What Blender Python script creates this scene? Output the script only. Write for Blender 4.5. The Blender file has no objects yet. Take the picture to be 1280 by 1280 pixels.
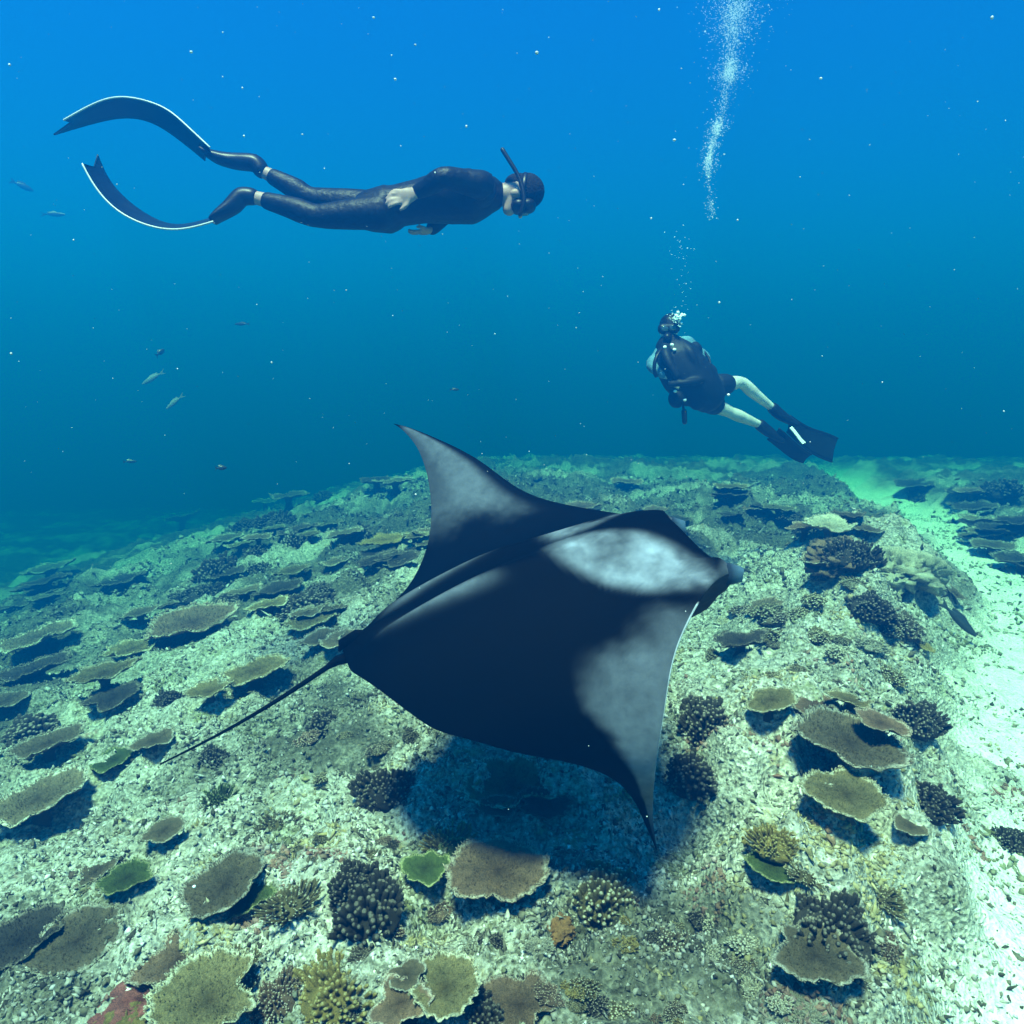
import bpy, math, random
import numpy as np
from mathutils import Vector, Matrix

# ------------------------------------------------------------------ camera, sky, sun, exposure
SC = bpy.context.scene
COL = SC.collection
CAM_Z = 2.3
PITCH = math.radians(11.7)
FPX = 914.0                      # focal length in photo pixels (1280 px wide, 70 degrees)
cam = bpy.data.cameras.new('camera')
cam.angle = 2 * math.atan(640 / FPX)
cam.clip_start = 0.05
cam.clip_end = 400
co = bpy.data.objects.new('camera', cam)
COL.objects.link(co)
co.location = (0, 0, CAM_Z)
co.rotation_euler = (math.pi / 2 - PITCH, 0, 0)
SC.camera = co

SUN_DIR = Vector((-0.10, -0.33, 0.94)).normalized()      # towards the sun
w = bpy.data.worlds.new('World')
SC.world = w
w.use_nodes = True
wn = w.node_tree
bg = wn.nodes['Background']
sky = wn.nodes.new('ShaderNodeTexSky')
sky.sky_type = 'NISHITA'
sky.sun_disc = False
sky.sun_elevation = math.asin(SUN_DIR.z)
sky.sun_rotation = math.atan2(SUN_DIR.x, SUN_DIR.y)
# daylight that has already crossed the metres of sea above the modelled water
flt = wn.nodes.new('ShaderNodeMix'); flt.data_type = 'RGBA'; flt.blend_type = 'MULTIPLY'
flt.inputs[0].default_value = 1.0
flt.inputs[7].default_value = (0.05, 0.42, 1.0, 1)
wn.links.new(sky.outputs[0], flt.inputs[6])
wn.links.new(flt.outputs[2], bg.inputs[0])
bg.inputs[1].default_value = 0.035
sl = bpy.data.lights.new('sun', 'SUN')
sl.energy = 5.0
sl.angle = math.radians(9.0)      # spread by the rippled surface
sl.color = (1.0, 0.87, 0.80)
so = bpy.data.objects.new('sun', sl)
COL.objects.link(so)
so.rotation_euler = SUN_DIR.to_track_quat('Z', 'Y').to_euler()
so.location = (0, 0, 30)
SC.view_settings.view_transform = 'Standard'
SC.view_settings.look = 'None'
SC.view_settings.exposure = 2.2
SC.view_settings.gamma = 1.0
SC.cycles.use_denoising = True
SC.cycles.max_bounces = 6
SC.cycles.diffuse_bounces = 1
SC.cycles.glossy_bounces = 2
SC.cycles.transmission_bounces = 2
SC.cycles.volume_bounces = 0
SC.cycles.transparent_max_bounces = 4

# water body (volume box): density, scattering colour, absorption colour, anisotropy, top
WATER_DENSITY = 0.17
WATER_SCATTER = (0.001, 0.135, 0.67)
WATER_ABSORB = (0.05, 0.54, 0.90)
WATER_G = 0.5
WATER_TOP = 7.0

rng = np.random.default_rng(7)
random.seed(7)

# ------------------------------------------------------------------ helpers
FW = Vector((0, math.cos(PITCH), -math.sin(PITCH)))
UP = Vector((0, math.sin(PITCH), math.cos(PITCH)))
CAMP = Vector((0, 0, CAM_Z))

def ray(px, py):
    return FW + Vector((1, 0, 0)) * ((px - 640) / FPX) + UP * ((640 - py) / FPX)

def at(px, py, d):
    """point seen at a photo pixel, d metres in front of the lens"""
    return CAMP + ray(px, py) * d

def _hash(ix, iy, seed):
    h = (ix.astype(np.int64) * 374761393 + iy.astype(np.int64) * 668265263 + seed * 1442695041) & 0xffffffff
    h = ((h ^ (h >> 13)) * 1274126177) & 0xffffffff
    h = h ^ (h >> 16)
    return (h & 0xffff) / 65535.0

def vnoise(x, y, seed=0):
    x = np.asarray(x, float); y = np.asarray(y, float)
    ix = np.floor(x); iy = np.floor(y)
    fx = x - ix; fy = y - iy
    fx = fx * fx * fx * (fx * (fx * 6 - 15) + 10); fy = fy * fy * fy * (fy * (fy * 6 - 15) + 10)
    a = _hash(ix, iy, seed); b = _hash(ix + 1, iy, seed)
    c = _hash(ix, iy + 1, seed); d = _hash(ix + 1, iy + 1, seed)
    return (a * (1 - fx) + b * fx) * (1 - fy) + (c * (1 - fx) + d * fx) * fy * 1.0

def fbm(x, y, octv=4, seed=0, gain=0.5):
    s = 0; a = 1; t = 0
    for o in range(octv):
        s = s + a * (vnoise(x * 2 ** o + 17.3 * o, y * 2 ** o - 9.1 * o, seed + o) - 0.5)
        t += a; a *= gain
    return s / t * 2

def sstep(a, b, x):
    t = np.clip((x - a) / (b - a), 0, 1)
    return t * t * (3 - 2 * t)

def channel_edge(y):
    return 1.22 + 0.63 * (np.minimum(y, 6.4) - 1.95) + 0.30 * np.maximum(y - 6.4, 0)

def base_height(x, y):
    x = np.asarray(x, float); y = np.asarray(y, float)
    z = 0.55 + 0.0 * x
    # reef slope falls away to the left
    q = -(x + 0.35 + 0.06 * (y - 3))
    sp = 0.45 * np.log1p(np.exp(np.clip(q / 0.45, -30, 30)))
    z = z - 0.235 * np.minimum(sp, 30) - 0.006 * np.minimum(sp, 30) ** 1.6
    # slightly lower in the far field
    z = z - 0.045 * np.maximum(y - 4, 0) - 0.008 * np.maximum(y - 8, 0) ** 1.6
    # sand channel on the right
    e = channel_edge(y) + 0.34 * fbm(x * 1.5, y * 1.5, 4, 31, .6)
    c = sstep(-0.30, 0.62, x - e)
    z = z - 0.42 * c
    far = sstep(1.3, 2.4, x - e + 0.5 * fbm(x * .7, y * .7, 2, 77)) * sstep(3.4, 5.2, y)
    z = z + 0.38 * far
    # shallow gully under the ray's near wing
    z = z - 0.16 * np.exp(-((x - 0.62 - 0.1 * (y - 2)) / 0.22) ** 2) * np.exp(-((y - 2.35) / 0.7) ** 2)
    # raised crest of the ridge
    z = z + 0.26 * np.exp(-((x - 1.10 - 0.48 * (y - 2.4)) / 0.42) ** 2) * sstep(1.7, 2.7, y) * (1 - sstep(6, 9, y)) * (1 + 1.3 * fbm(x * 2.4, y * 2.4, 3, 301))
    # pale rocky mound standing at the edge of the channel
    z = z + 0.42 * np.exp(-((x - 3.35) / 0.40) ** 2 - ((y - 6.3) / 0.6) ** 2)
    z = z + 0.25 * np.exp(-((x - 2.65) / 0.45) ** 2 - ((y - 6.4) / 0.5) ** 2)
    return z

def sandness(x, y):
    x = np.asarray(x, float); y = np.asarray(y, float)
    e = channel_edge(y) + 0.34 * fbm(x * 1.5, y * 1.5, 4, 31, .6)
    c = sstep(0.05, 0.55, x - e)
    far = sstep(1.3, 2.2, x - e + 0.5 * fbm(x * .7, y * .7, 2, 77)) * sstep(3.4, 5.2, y)
    return c * (1 - far)

def reef_cover(x, y):
    """0 bare pale rubble .. 1 dark turf and coral growth"""
    x = np.asarray(x, float); y = np.asarray(y, float)
    n = fbm(x * 0.75 + 3, y * 0.75, 4, 201, .6)
    far = sstep(5.0, 9.5, np.hypot(x, y))
    c = sstep(-.10, .32, n - .20 + .42 * far)
    return c * (1 - sandness(x, y))

def height(x, y):
    z = base_height(x, y)
    s = sandness(x, y)
    rough = (1 - 0.75 * s) * (1 + 0.8 * sstep(5, 10, np.asarray(y)))
    z = z + 0.17 * fbm(np.asarray(x) * 0.9, np.asarray(y) * 0.9, 3, 5) * rough
    z = z + 0.10 * fbm(np.asarray(x) * 3.1, np.asarray(y) * 3.1, 3, 11) * rough
    n = fbm(np.asarray(x) * 13, np.asarray(y) * 13, 2, 23)
    z = z + 0.022 * n * (1 - 0.5 * s)
    b = np.abs(fbm(np.asarray(x) * 4.6, np.asarray(y) * 4.6, 2, 29))
    z = z + 0.13 * (0.25 - b) * rough
    b2 = np.abs(fbm(np.asarray(x) * 17, np.asarray(y) * 17, 2, 37))
    z = z + 0.034 * (0.25 - b2) * (1 - 0.6 * s)
    return z

def hit(px, py, lift=0.0):
    """where the sight line of a photo pixel meets the sea floor (raised by lift)"""
    d = ray(px, py)
    ts = np.geomspace(0.8, 26, 900)
    P = np.array(CAMP)[None] + np.array(d)[None] * ts[:, None]
    g = P[:, 2] - (height(P[:, 0], P[:, 1]) + lift)
    i = int(np.argmax(g < 0)) if (g < 0).any() else len(ts) - 1
    i = max(i, 1)
    a = ts[i - 1] + (ts[i] - ts[i - 1]) * g[i - 1] / max(1e-6, g[i - 1] - g[i])
    return CAMP + d * float(a), float(a)

def gnormal(x, y, e=0.35):
    hx = float(base_height(x + e, y) - base_height(x - e, y)) / (2 * e)
    hy = float(base_height(x, y + e) - base_height(x, y - e)) / (2 * e)
    return Vector((-hx, -hy, 1)).normalized()

def mesh_np(name, V, faces, smooth=True):
    """V (n,3) array; faces: list of arrays with equal row length each"""
    me = bpy.data.meshes.new(name)
    V = np.asarray(V, np.float32)
    if not isinstance(faces, list):
        faces = [faces]
    faces = [np.asarray(f, np.int32) for f in faces if len(f)]
    me.vertices.add(len(V))
    me.vertices.foreach_set('co', V.ravel())
    nl = sum(f.size for f in faces); nf = sum(len(f) for f in faces)
    me.loops.add(nl)
    me.loops.foreach_set('vertex_index', np.concatenate([f.ravel() for f in faces]))
    st = []; o = 0
    for f in faces:
        st.append(o + np.arange(len(f)) * f.shape[1]); o += f.size
    me.polygons.add(nf)
    me.polygons.foreach_set('loop_start', np.concatenate(st).astype(np.int32))
    me.polygons.foreach_set('use_smooth', np.full(nf, smooth))
    me.update(calc_edges=True)
    me.validate()
    return me

def fattr(me, name, vals):
    a = me.attributes.new(name, 'FLOAT', 'POINT')
    a.data.foreach_set('value', np.asarray(vals, np.float32))

def cattr(me, name, rgb):
    a = me.attributes.new(name, 'FLOAT_COLOR', 'POINT')
    c = np.ones((len(rgb), 4), np.float32); c[:, :3] = rgb
    a.data.foreach_set('color', c.ravel())

def link(name, me, mat=None, parent=None):
    o = bpy.data.objects.new(name, me)
    COL.objects.link(o)
    if mat and me is not None and len(me.materials) == 0:
        me.materials.append(mat)
    if parent:
        o.parent = parent
    return o

def tag(o, label=None, cat=None, group=None, kind=None):
    if label: o['label'] = label
    if cat: o['category'] = cat
    if group: o['group'] = group
    if kind: o['kind'] = kind
    return o

def empty(name, loc, label, cat, group=None):
    o = bpy.data.objects.new(name, None)
    o.empty_display_size = 0.1
    COL.objects.link(o)
    o.location = loc
    return tag(o, label, cat, group)

# ------------------------------------------------------------------ materials
def mat(name):
    m = bpy.data.materials.new(name)
    m.use_nodes = True
    return m, m.node_tree.nodes, m.node_tree.links, m.node_tree.nodes['Principled BSDF']

def ramp(nodes, stops):
    r = nodes.new('ShaderNodeValToRGB')
    el = r.color_ramp.elements
    while len(el) < len(stops):
        el.new(0.5)
    for e, (p, c) in zip(el, stops):
        e.position = p
        e.color = (*c, 1) if len(c) == 3 else c
    return r

def simple(name, col, rough=0.5, var=0.25, scale=30, bump=0.0, spec=0.5):
    m, n, l, b = mat(name)
    t = n.new('ShaderNodeTexNoise'); t.inputs['Scale'].default_value = scale; t.inputs['Detail'].default_value = 4
    tc = n.new('ShaderNodeTexCoord'); l.new(tc.outputs['Object'], t.inputs['Vector'])
    r = ramp(n, [(0.3, tuple(c * (1 - var) for c in col)), (0.7, tuple(min(1, c * (1 + var)) for c in col))])
    l.new(t.outputs[0], r.inputs[0]); l.new(r.outputs[0], b.inputs['Base Color'])
    b.inputs['Roughness'].default_value = rough
    b.inputs['Specular IOR Level'].default_value = spec
    if bump:
        bp = n.new('ShaderNodeBump'); bp.inputs['Strength'].default_value = bump; bp.inputs['Distance'].default_value = 0.01
        l.new(t.outputs[0], bp.inputs['Height']); l.new(bp.outputs[0], b.inputs['Normal'])
    return m

def mixc(nodes, links, fac, a, b, mode='MIX'):
    x = nodes.new('ShaderNodeMix'); x.data_type = 'RGBA'; x.blend_type = mode
    for s, v in ((x.inputs[0], fac), (x.inputs[6], a), (x.inputs[7], b)):
        if isinstance(v, (int, float)): s.default_value = v
        elif isinstance(v, tuple): s.default_value = (*v, 1)
        else: links.new(v, s)
    return x.outputs[2]

def tex(nodes, links, vec, scale, detail=5, rough=0.6, kind='NOISE'):
    if kind == 'NOISE':
        t = nodes.new('ShaderNodeTexNoise'); t.inputs['Detail'].default_value = detail; t.inputs['Roughness'].default_value = rough
    else:
        t = nodes.new('ShaderNodeTexVoronoi')
    t.inputs['Scale'].default_value = scale
    links.new(vec, t.inputs['Vector'])
    return t.outputs[0]

def seabed_material():
    m, n, l, b = mat('seabed_rubble')
    tc = n.new('ShaderNodeTexCoord').outputs['Object']
    big = tex(n, l, tc, 1.1, 4); mid = tex(n, l, tc, 6, 6, .7); fine = tex(n, l, tc, 38, 5, .7); cell = tex(n, l, tc, 55, kind='V')
    r1 = ramp(n, [(0.36, (.035, .032, .024)), (0.44, (.17, .16, .125)), (0.52, (.40, .385, .33)), (0.63, (.64, .62, .56))])
    l.new(fine, r1.inputs[0])
    r2 = ramp(n, [(0.42, (.03, .03, .02)), (0.58, (1, 1, 1))]); l.new(mid, r2.inputs[0])
    c = mixc(n, l, 0.38, r1.outputs[0], r2.outputs[0], 'MULTIPLY')
    r3 = ramp(n, [(0.40, (.13, .13, .075)), (0.62, (.42, .41, .34))]); l.new(big, r3.inputs[0])
    c = mixc(n, l, 0.35, c, r3.outputs[0])
    for sc_, th_, col_, am_ in ((3.1, .60, (.15, .16, .06), .7), (3.7, .62, (.30, .23, .09), .6), (4.3, .65, (.22, .11, .09), .6)):
        t_ = tex(n, l, tc, sc_ + .37, 6, .68); r_ = ramp(n, [(th_, (0, 0, 0)), (th_ + .06, (am_,) * 3)]); l.new(t_, r_.inputs[0])
        c = mixc(n, l, r_.outputs[0], c, col_)
    ca = n.new('ShaderNodeAttribute'); ca.attribute_name = 'cover'
    rd = ramp(n, [(0.36, (.015, .014, .010)), (0.5, (.05, .048, .032)), (0.62, (.12, .115, .075)), (0.74, (.30, .28, .22))]); l.new(mixc(n, l, .5, fine, mid), rd.inputs[0])
    cm = n.new('ShaderNodeMath'); cm.operation = 'MULTIPLY'; cm.inputs[1].default_value = 0.9; l.new(ca.outputs['Fac'], cm.inputs[0])
    c = mixc(n, l, cm.outputs[0], c, rd.outputs[0])
    sa = n.new('ShaderNodeAttribute'); sa.attribute_name = 'sand'
    rs = ramp(n, [(0.30, (.27, .26, .21)), (0.5, (.60, .58, .50)), (0.7, (.74, .72, .64))]); l.new(mid, rs.inputs[0])
    rs2 = ramp(n, [(0.30, (.35, .34, .30)), (0.55, (.78, .76, .70))]); l.new(fine, rs2.inputs[0])
    sc = mixc(n, l, 0.5, rs.outputs[0], rs2.outputs[0])
    c = mixc(n, l, sa.outputs['Fac'], c, sc)
    l.new(c, b.inputs['Base Color'])
    b.inputs['Roughness'].default_value = 0.9
    b.inputs['Specular IOR Level'].default_value = 0.15
    bp = n.new('ShaderNodeBump'); bp.inputs['Strength'].default_value = 0.9; bp.inputs['Distance'].default_value = 0.03
    h = mixc(n, l, 0.5, fine, cell); l.new(h, bp.inputs['Height'])
    l.new(bp.outputs[0], b.inputs['Normal'])
    return m

def vcol_material(name, rough=0.85, nscale=60, var=0.5, bump=0.5, spec=0.2):
    m, n, l, b = mat(name)
    a = n.new('ShaderNodeAttribute'); a.attribute_name = 'tint'
    tc = n.new('ShaderNodeTexCoord').outputs['Object']
    t = tex(n, l, tc, nscale, 4, .65)
    r = ramp(n, [(0.3, (1 - var,) * 3), (0.7, (1, 1, 1))]); l.new(t, r.inputs[0])
    l.new(mixc(n, l, 1.0, a.outputs['Color'], r.outputs[0], 'MULTIPLY'), b.inputs['Base Color'])
    b.inputs['Roughness'].default_value = rough
    b.inputs['Specular IOR Level'].default_value = spec
    if bump:
        bp = n.new('ShaderNodeBump'); bp.inputs['Strength'].default_value = bump; bp.inputs['Distance'].default_value = 0.01
        l.new(t, bp.inputs['Height']); l.new(bp.outputs[0], b.inputs['Normal'])
    return m

def coral_material(name, inner, mid, rim):
    """radial attribute r: centre to growing rim (the living rim of a plate is paler)"""
    m, n, l, b = mat(name)
    a = n.new('ShaderNodeAttribute'); a.attribute_name = 'r'
    oi = n.new('ShaderNodeObjectInfo')
    tc = n.new('ShaderNodeTexCoord').outputs['Object']
    r = ramp(n, [(0.0, inner), (0.5, mid), (0.87, tuple(c * 1.35 for c in mid)), (0.955, rim)])
    t = tex(n, l, tc, 34, 5, .75)
    t2 = tex(n, l, tc, 3.2, 4, .6)
    mth = n.new('ShaderNodeMath'); mth.operation = 'MULTIPLY_ADD'
    l.new(t, mth.inputs[0]); mth.inputs[1].default_value = 0.06; mth.inputs[2].default_value = -0.03
    ad = n.new('ShaderNodeMath'); l.new(mth.outputs[0], ad.inputs[0]); l.new(a.outputs['Fac'], ad.inputs[1])
    l.new(ad.outputs[0], r.inputs[0])
    g = ramp(n, [(0.32, (.30, .30, .30)), (0.66, (1.35, 1.35, 1.35))]); l.new(t, g.inputs[0])
    g2 = ramp(n, [(0.3, (.6, .62, .58)), (0.72, (1.2, 1.15, 1.05))]); l.new(t2, g2.inputs[0])
    c = mixc(n, l, 1.0, r.outputs[0], g.outputs[0], 'MULTIPLY')
    c = mixc(n, l, 1.0, c, g2.outputs[0], 'MULTIPLY')
    hs = n.new('ShaderNodeHueSaturation')
    mr = n.new('ShaderNodeMapRange'); mr.inputs[3].default_value = 0.7; mr.inputs[4].default_value = 1.25
    l.new(oi.outputs['Random'], mr.inputs[0]); l.new(mr.outputs[0], hs.inputs['Value']); l.new(c, hs.inputs['Color'])
    l.new(hs.outputs[0], b.inputs['Base Color'])
    b.inputs['Roughness'].default_value = 0.85
    b.inputs['Specular IOR Level'].default_value = 0.2
    bp = n.new('ShaderNodeBump'); bp.inputs['Strength'].default_value = 0.8; bp.inputs['Distance'].default_value = 0.02
    l.new(t, bp.inputs['Height']); l.new(bp.outputs[0], b.inputs['Normal'])
    return m

M = {}
M['seabed'] = seabed_material()
M['rubble'] = vcol_material('rubble', nscale=45, var=0.6)
M['grey'] = coral_material('coral_grey_brown', (.065, .05, .034), (.135, .105, .07), (.58, .56, .50))
M['brown'] = coral_material('coral_brown', (.085, .052, .036), (.185, .118, .08), (.60, .54, .46))
M['olive'] = coral_material('coral_olive', (.08, .062, .03), (.16, .13, .065), (.62, .60, .48))
M['green'] = coral_material('coral_green', (.035, .05, .018), (.07, .10, .03), (.45, .48, .25))
M['yellow'] = coral_material('coral_ochre', (.16, .11, .03), (.26, .19, .06), (.45, .38, .18))
M['dark'] = coral_material('coral_dark', (.018, .016, .014), (.045, .038, .032), (.26, .235, .20))
M['pale'] = coral_material('coral_pale', (.22, .20, .15), (.38, .36, .29), (.62, .60, .52))
M['pink'] = coral_material('coral_pink_crust', (.22, .06, .06), (.36, .12, .11), (.5, .3, .26))
M['orange'] = coral_material('coral_orange', (.25, .11, .04), (.34, .17, .07), (.45, .3, .16))
M['stalk'] = simple('coral_stalk', (.05, .045, .035), 0.9, 0.5, 20, 0.5, 0.1)

# ------------------------------------------------------------------ sea floor
def build_seabed():
    nx, ny = 900, 800
    u = np.linspace(-1, 1, nx); v = np.linspace(-1, 1, ny)
    k = math.asinh(60 / 1.7)
    X = 1.7 * np.sinh(k * u) + 0.2
    Y = 1.7 * np.sinh(k * v) + 2.6
    gx, gy = np.meshgrid(X, Y, indexing='ij')
    gz = height(gx, gy)
    V = np.stack([gx.ravel(), gy.ravel(), gz.ravel()], 1)
    i = np.arange((nx - 1) * (ny - 1)); a = i // (ny - 1) * ny + i % (ny - 1)
    Fq = np.stack([a, a + ny, a + ny + 1, a + 1], 1)
    me = mesh_np('seabed', V, Fq)
    fattr(me, 'sand', sandness(gx, gy).ravel())
    fattr(me, 'cover', reef_cover(gx, gy).ravel())
    o = link('seabed', me, M['seabed'])
    tag(o, 'pale rubble reef floor sloping down beside a sand channel', None, None, 'structure')
    return float(gz.min())
ZMIN = build_seabed()

ICO = None
def ico_base():
    global ICO
    if ICO is None:
        import bmesh
        bm = bmesh.new(); bmesh.ops.create_icosphere(bm, subdivisions=1, radius=1)
        ICO = (np.array([v.co[:] for v in bm.verts]), np.array([[v.index for v in f.verts] for f in bm.faces])); bm.free()
    return ICO

def rand_rot(n, r):
    q = r.normal(size=(n, 4)); q /= np.linalg.norm(q, axis=1)[:, None]
    w_, x, y, z = q.T
    return np.stack([1 - 2 * (y * y + z * z), 2 * (x * y - z * w_), 2 * (x * z + y * w_),
                     2 * (x * y + z * w_), 1 - 2 * (x * x + z * z), 2 * (y * z - x * w_),
                     2 * (x * z - y * w_), 2 * (y * z + x * w_), 1 - 2 * (x * x + y * y)], 1).reshape(n, 3, 3)

def growth_colours(x, y, r):
    """what lives on a spot: silt, turf, encrusting ochre, rust and olive patches"""
    n = len(x)
    pal = np.array([(.50, .48, .42), (.38, .36, .30), (.26, .245, .19), (.14, .125, .085), (.06, .052, .036), (.66, .64, .60)])
    pr = np.array([.22, .22, .19, .14, .13, .10])
    c = pal[r.choice(len(pal), n, p=pr / pr.sum())] * r.uniform(.75, 1.15, (n, 1))
    a = fbm(x * 3.3, y * 3.3, 3, 401); b = fbm(x * 3.9 + 7, y * 3.9, 3, 411); d = fbm(x * 4.6, y * 4.6 + 5, 3, 421)
    def lay(c, m, col): return c * (1 - m[:, None]) + np.array(col) * r.uniform(.6, 1.2, (n, 1)) * m[:, None]
    near = 1 - sstep(3.2, 5.5, np.hypot(x - .6, y - .4) + .8 * np.maximum(-x - .2, 0))
    c = lay(c, .75 * sstep(.28, .45, a), (.17, .17, .07))
    ridge = np.exp(-((x - 1.10 - .48 * (y - 2.4)) / .5) ** 2) * sstep(1.7, 2.7, y)
    c = lay(c, .75 * np.maximum(near, ridge) * sstep(.26, .44, b + .22 * ridge), (.40, .33, .14))
    c = lay(c, .75 * near * sstep(.36, .5, d), (.27, .13, .10))
    return c

def build_rubble(N=260000):
    bv = np.array([(1, 0, 0), (-1, 0, 0), (0, 1, 0), (0, -1, 0), (0, 0, 1), (0, 0, -1)], float)
    bf = np.array([(0, 2, 4), (2, 1, 4), (1, 3, 4), (3, 0, 4), (2, 0, 5), (1, 2, 5), (3, 1, 5), (0, 3, 5)])
    r = np.random.default_rng(3)
    # more pieces where the ground is near
    ang = r.uniform(-0.80, 0.80, N); dist = 1.2 * (16.0 / 1.2) ** (r.uniform(0, 1, N) ** 0.80)
    x = dist * np.sin(ang); y = dist * np.cos(ang)
    s = sandness(x, y)
    cl = fbm(x * 2.3, y * 2.3, 4, 91, .6)
    keep = (r.uniform(size=N) < (0.35 + 0.65 * (1 - s))) & (r.uniform(size=N) < np.clip(0.62 + 1.5 * cl, .10, 1))
    x, y, s, dist, cl = x[keep], y[keep], s[keep], dist[keep], cl[keep]; n = len(x)
    size = (0.0030 + 0.0085 * r.uniform(size=n) ** 3.0) * (0.72 + 0.17 * dist) * (1 + .5 * np.clip(cl, 0, 1))
    stick = r.uniform(size=n) < 0.18
    sc = np.stack([size * np.where(stick, 2.2, 1.2), size * np.where(stick, .6, 1.0), size * np.where(stick, .6, .8)], 1)
    sc *= r.uniform(.6, 1.4, (n, 3))
    cov = reef_cover(x, y)
    R = rand_rot(n, r)
    jit = 1 + r.uniform(-.4, .4, (n, len(bv), 1))
    P = (bv[None] * jit + r.uniform(-.25, .25, (n, len(bv), 3))) * sc[:, None, :]
    P = np.einsum('nij,nvj->nvi', R, P)
    z = height(x, y) + size * r.uniform(-.45, .55, n)
    P += np.stack([x, y, z], 1)[:, None, :]
    F_ = bf[None] + (np.arange(n) * len(bv))[:, None, None]
    me = mesh_np('rubble', P.reshape(-1, 3), F_.reshape(-1, 3), smooth=True)
    c = growth_colours(x, y, r)
    c = c * (1 - .62 * (cov * r.uniform(.4, 1.15, n))[:, None])
    c = np.clip(c * (1 + .2 * s[:, None]), 0, .75)
    cattr(me, 'tint', np.repeat(c, len(bv), 0))
    o = link('coral_rubble', me, M['rubble'])
    tag(o, 'pale broken coral rubble strewn over the reef slope', 'coral rubble', None, 'stuff')
build_rubble()

#<<CORALS
# ------------------------------------------------------------------ corals
def plate_mesh(name, seed, lobes=0.10, cup=0.10, gap=None, frill=0.05, nub=720):
    """table coral top: unit radius disc with an uneven growing edge, ridged upper side, thin rim"""
    r = np.random.default_rng(seed)
    na, nr = 84, 13
    th = np.linspace(0, 2 * np.pi, na, endpoint=False)
    ph = r.uniform(0, 6.28, 8)
    out = 1 + lobes * (0.55 * np.sin(2 * th + ph[0]) + 0.5 * np.sin(3 * th + ph[1]) + 0.4 * np.sin(5 * th + ph[2]) + .3 * np.sin(7 * th + ph[3]))
    out += frill * (0.5 * np.sin(13 * th + ph[4]) + 0.6 * np.sin(21 * th + ph[5])) * 0.6
    out += frill * 0.5 * r.uniform(-1, 1, na)
    if gap is not None:
        d = np.abs((th - gap[0] + np.pi) % (2 * np.pi) - np.pi)
        out *= 1 - gap[1] * np.exp(-(d / gap[2]) ** 2)
    rr = np.linspace(0.0, 1, nr) ** 0.85
    rr[0] = 0.03
    R_ = rr[:, None] * out[None]
    tilt = r.uniform(-.05, .05, 2)
    wav = 0.05 * np.sin(3 * th + ph[6])[None] * rr[:, None] ** 2 + 0.03 * np.sin(8 * th + ph[7])[None] * rr[:, None] ** 3
    X = R_ * np.cos(th)[None]; Y = R_ * np.sin(th)[None]
    zt = cup * rr[:, None] ** 2 + wav + tilt[0] * X + tilt[1] * Y
    zt = zt + 0.022 * r.uniform(-1, 1, zt.shape) + 0.03 * fbm(X * 5 + seed, Y * 5, 2, seed)
    thick = 0.035 + 0.12 * (1 - rr[:, None]) ** 1.5 + 0 * zt
    zb = zt - thick
    top = np.stack([X, Y, zt], -1).reshape(-1, 3); bot = np.stack([X * .985, Y * .985, zb], -1).reshape(-1, 3)
    V = [top, bot]
    def quads(off, flip):
        q = []
        i, j = np.meshgrid(np.arange(nr - 1), np.arange(na), indexing='ij')
        a = off + i * na + j; b = off + i * na + (j + 1) % na; c = off + (i + 1) * na + (j + 1) % na; d = off + (i + 1) * na + j
        q = np.stack([a, d, c, b] if not flip else [a, b, c, d], -1).reshape(-1, 4)
        return q
    nt = na * nr
    Fq = [quads(0, False), quads(nt, True)]
    j = np.arange(na); a = (nr - 1) * na + j; b = (nr - 1) * na + (j + 1) % na
    Fq.append(np.stack([a, a + nt, b + nt, b], 1))
    rad = np.concatenate([np.repeat(rr, na), np.repeat(rr, na) * 0.55])
    # centre caps
    V.append(np.array([[0, 0, zt[0].mean()], [0, 0, zb[0].mean()]]))
    tri = [np.stack([np.full(na, 2 * nt), j, (j + 1) % na], 1), np.stack([np.full(na, 2 * nt + 1), nt + (j + 1) % na, nt + j], 1)]
    rad = np.concatenate([rad, [0, 0]])
    # short branchlets standing on the plate, longer at the rim
    base = 2 * nt + 2
    Vn, Fn, rn = [], [], []
    for k in range(nub):
        t = r.uniform(0, 2 * np.pi); q = math.sqrt(r.uniform(0.02, 1.0))
        edge = r.uniform() < 0.30
        if edge: q = r.uniform(.95, 1.0)
        jx = int(t / (2 * np.pi) * na) % na; ri = min(nr - 1, int(np.searchsorted(rr, q)))
        px_, py_ = q * out[jx] * math.cos(t), q * out[jx] * math.sin(t)
        pz = zt[ri, jx]
        ln = r.uniform(.025, .055) if not edge else r.uniform(.02, .045)
        wd = r.uniform(.010, .018)
        lean = (0.9 if edge else 0.35) * ln
        ux, uy = math.cos(t), math.sin(t)
        o3 = base + len(Vn) * 1
        for s in range(4):
            aa = s * math.pi / 2 + t
            Vn.append((px_ + wd * math.cos(aa), py_ + wd * math.sin(aa), pz - 0.01))
        for s in range(4):
            aa = s * math.pi / 2 + t
            Vn.append((px_ + ux * lean + .6 * wd * math.cos(aa), py_ + uy * lean + .6 * wd * math.sin(aa), pz + ln))
        for s in range(4):
            s2 = (s + 1) % 4
            Fn.append((o3 + s, o3 + s2, o3 + 4 + s2, o3 + 4 + s))
        Fn.append((o3 + 4, o3 + 5, o3 + 6, o3 + 7))
        rn += [q * .88] * 4 + [min(1.0, q * .80 + .16)] * 4
    V.append(np.array(Vn)); Fq.append(np.array(Fn)); rad = np.concatenate([rad, rn])
    me = mesh_np(name, np.concatenate(V), [np.concatenate(Fq), np.concatenate(tri)])
    fattr(me, 'r', rad)
    return me

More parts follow.
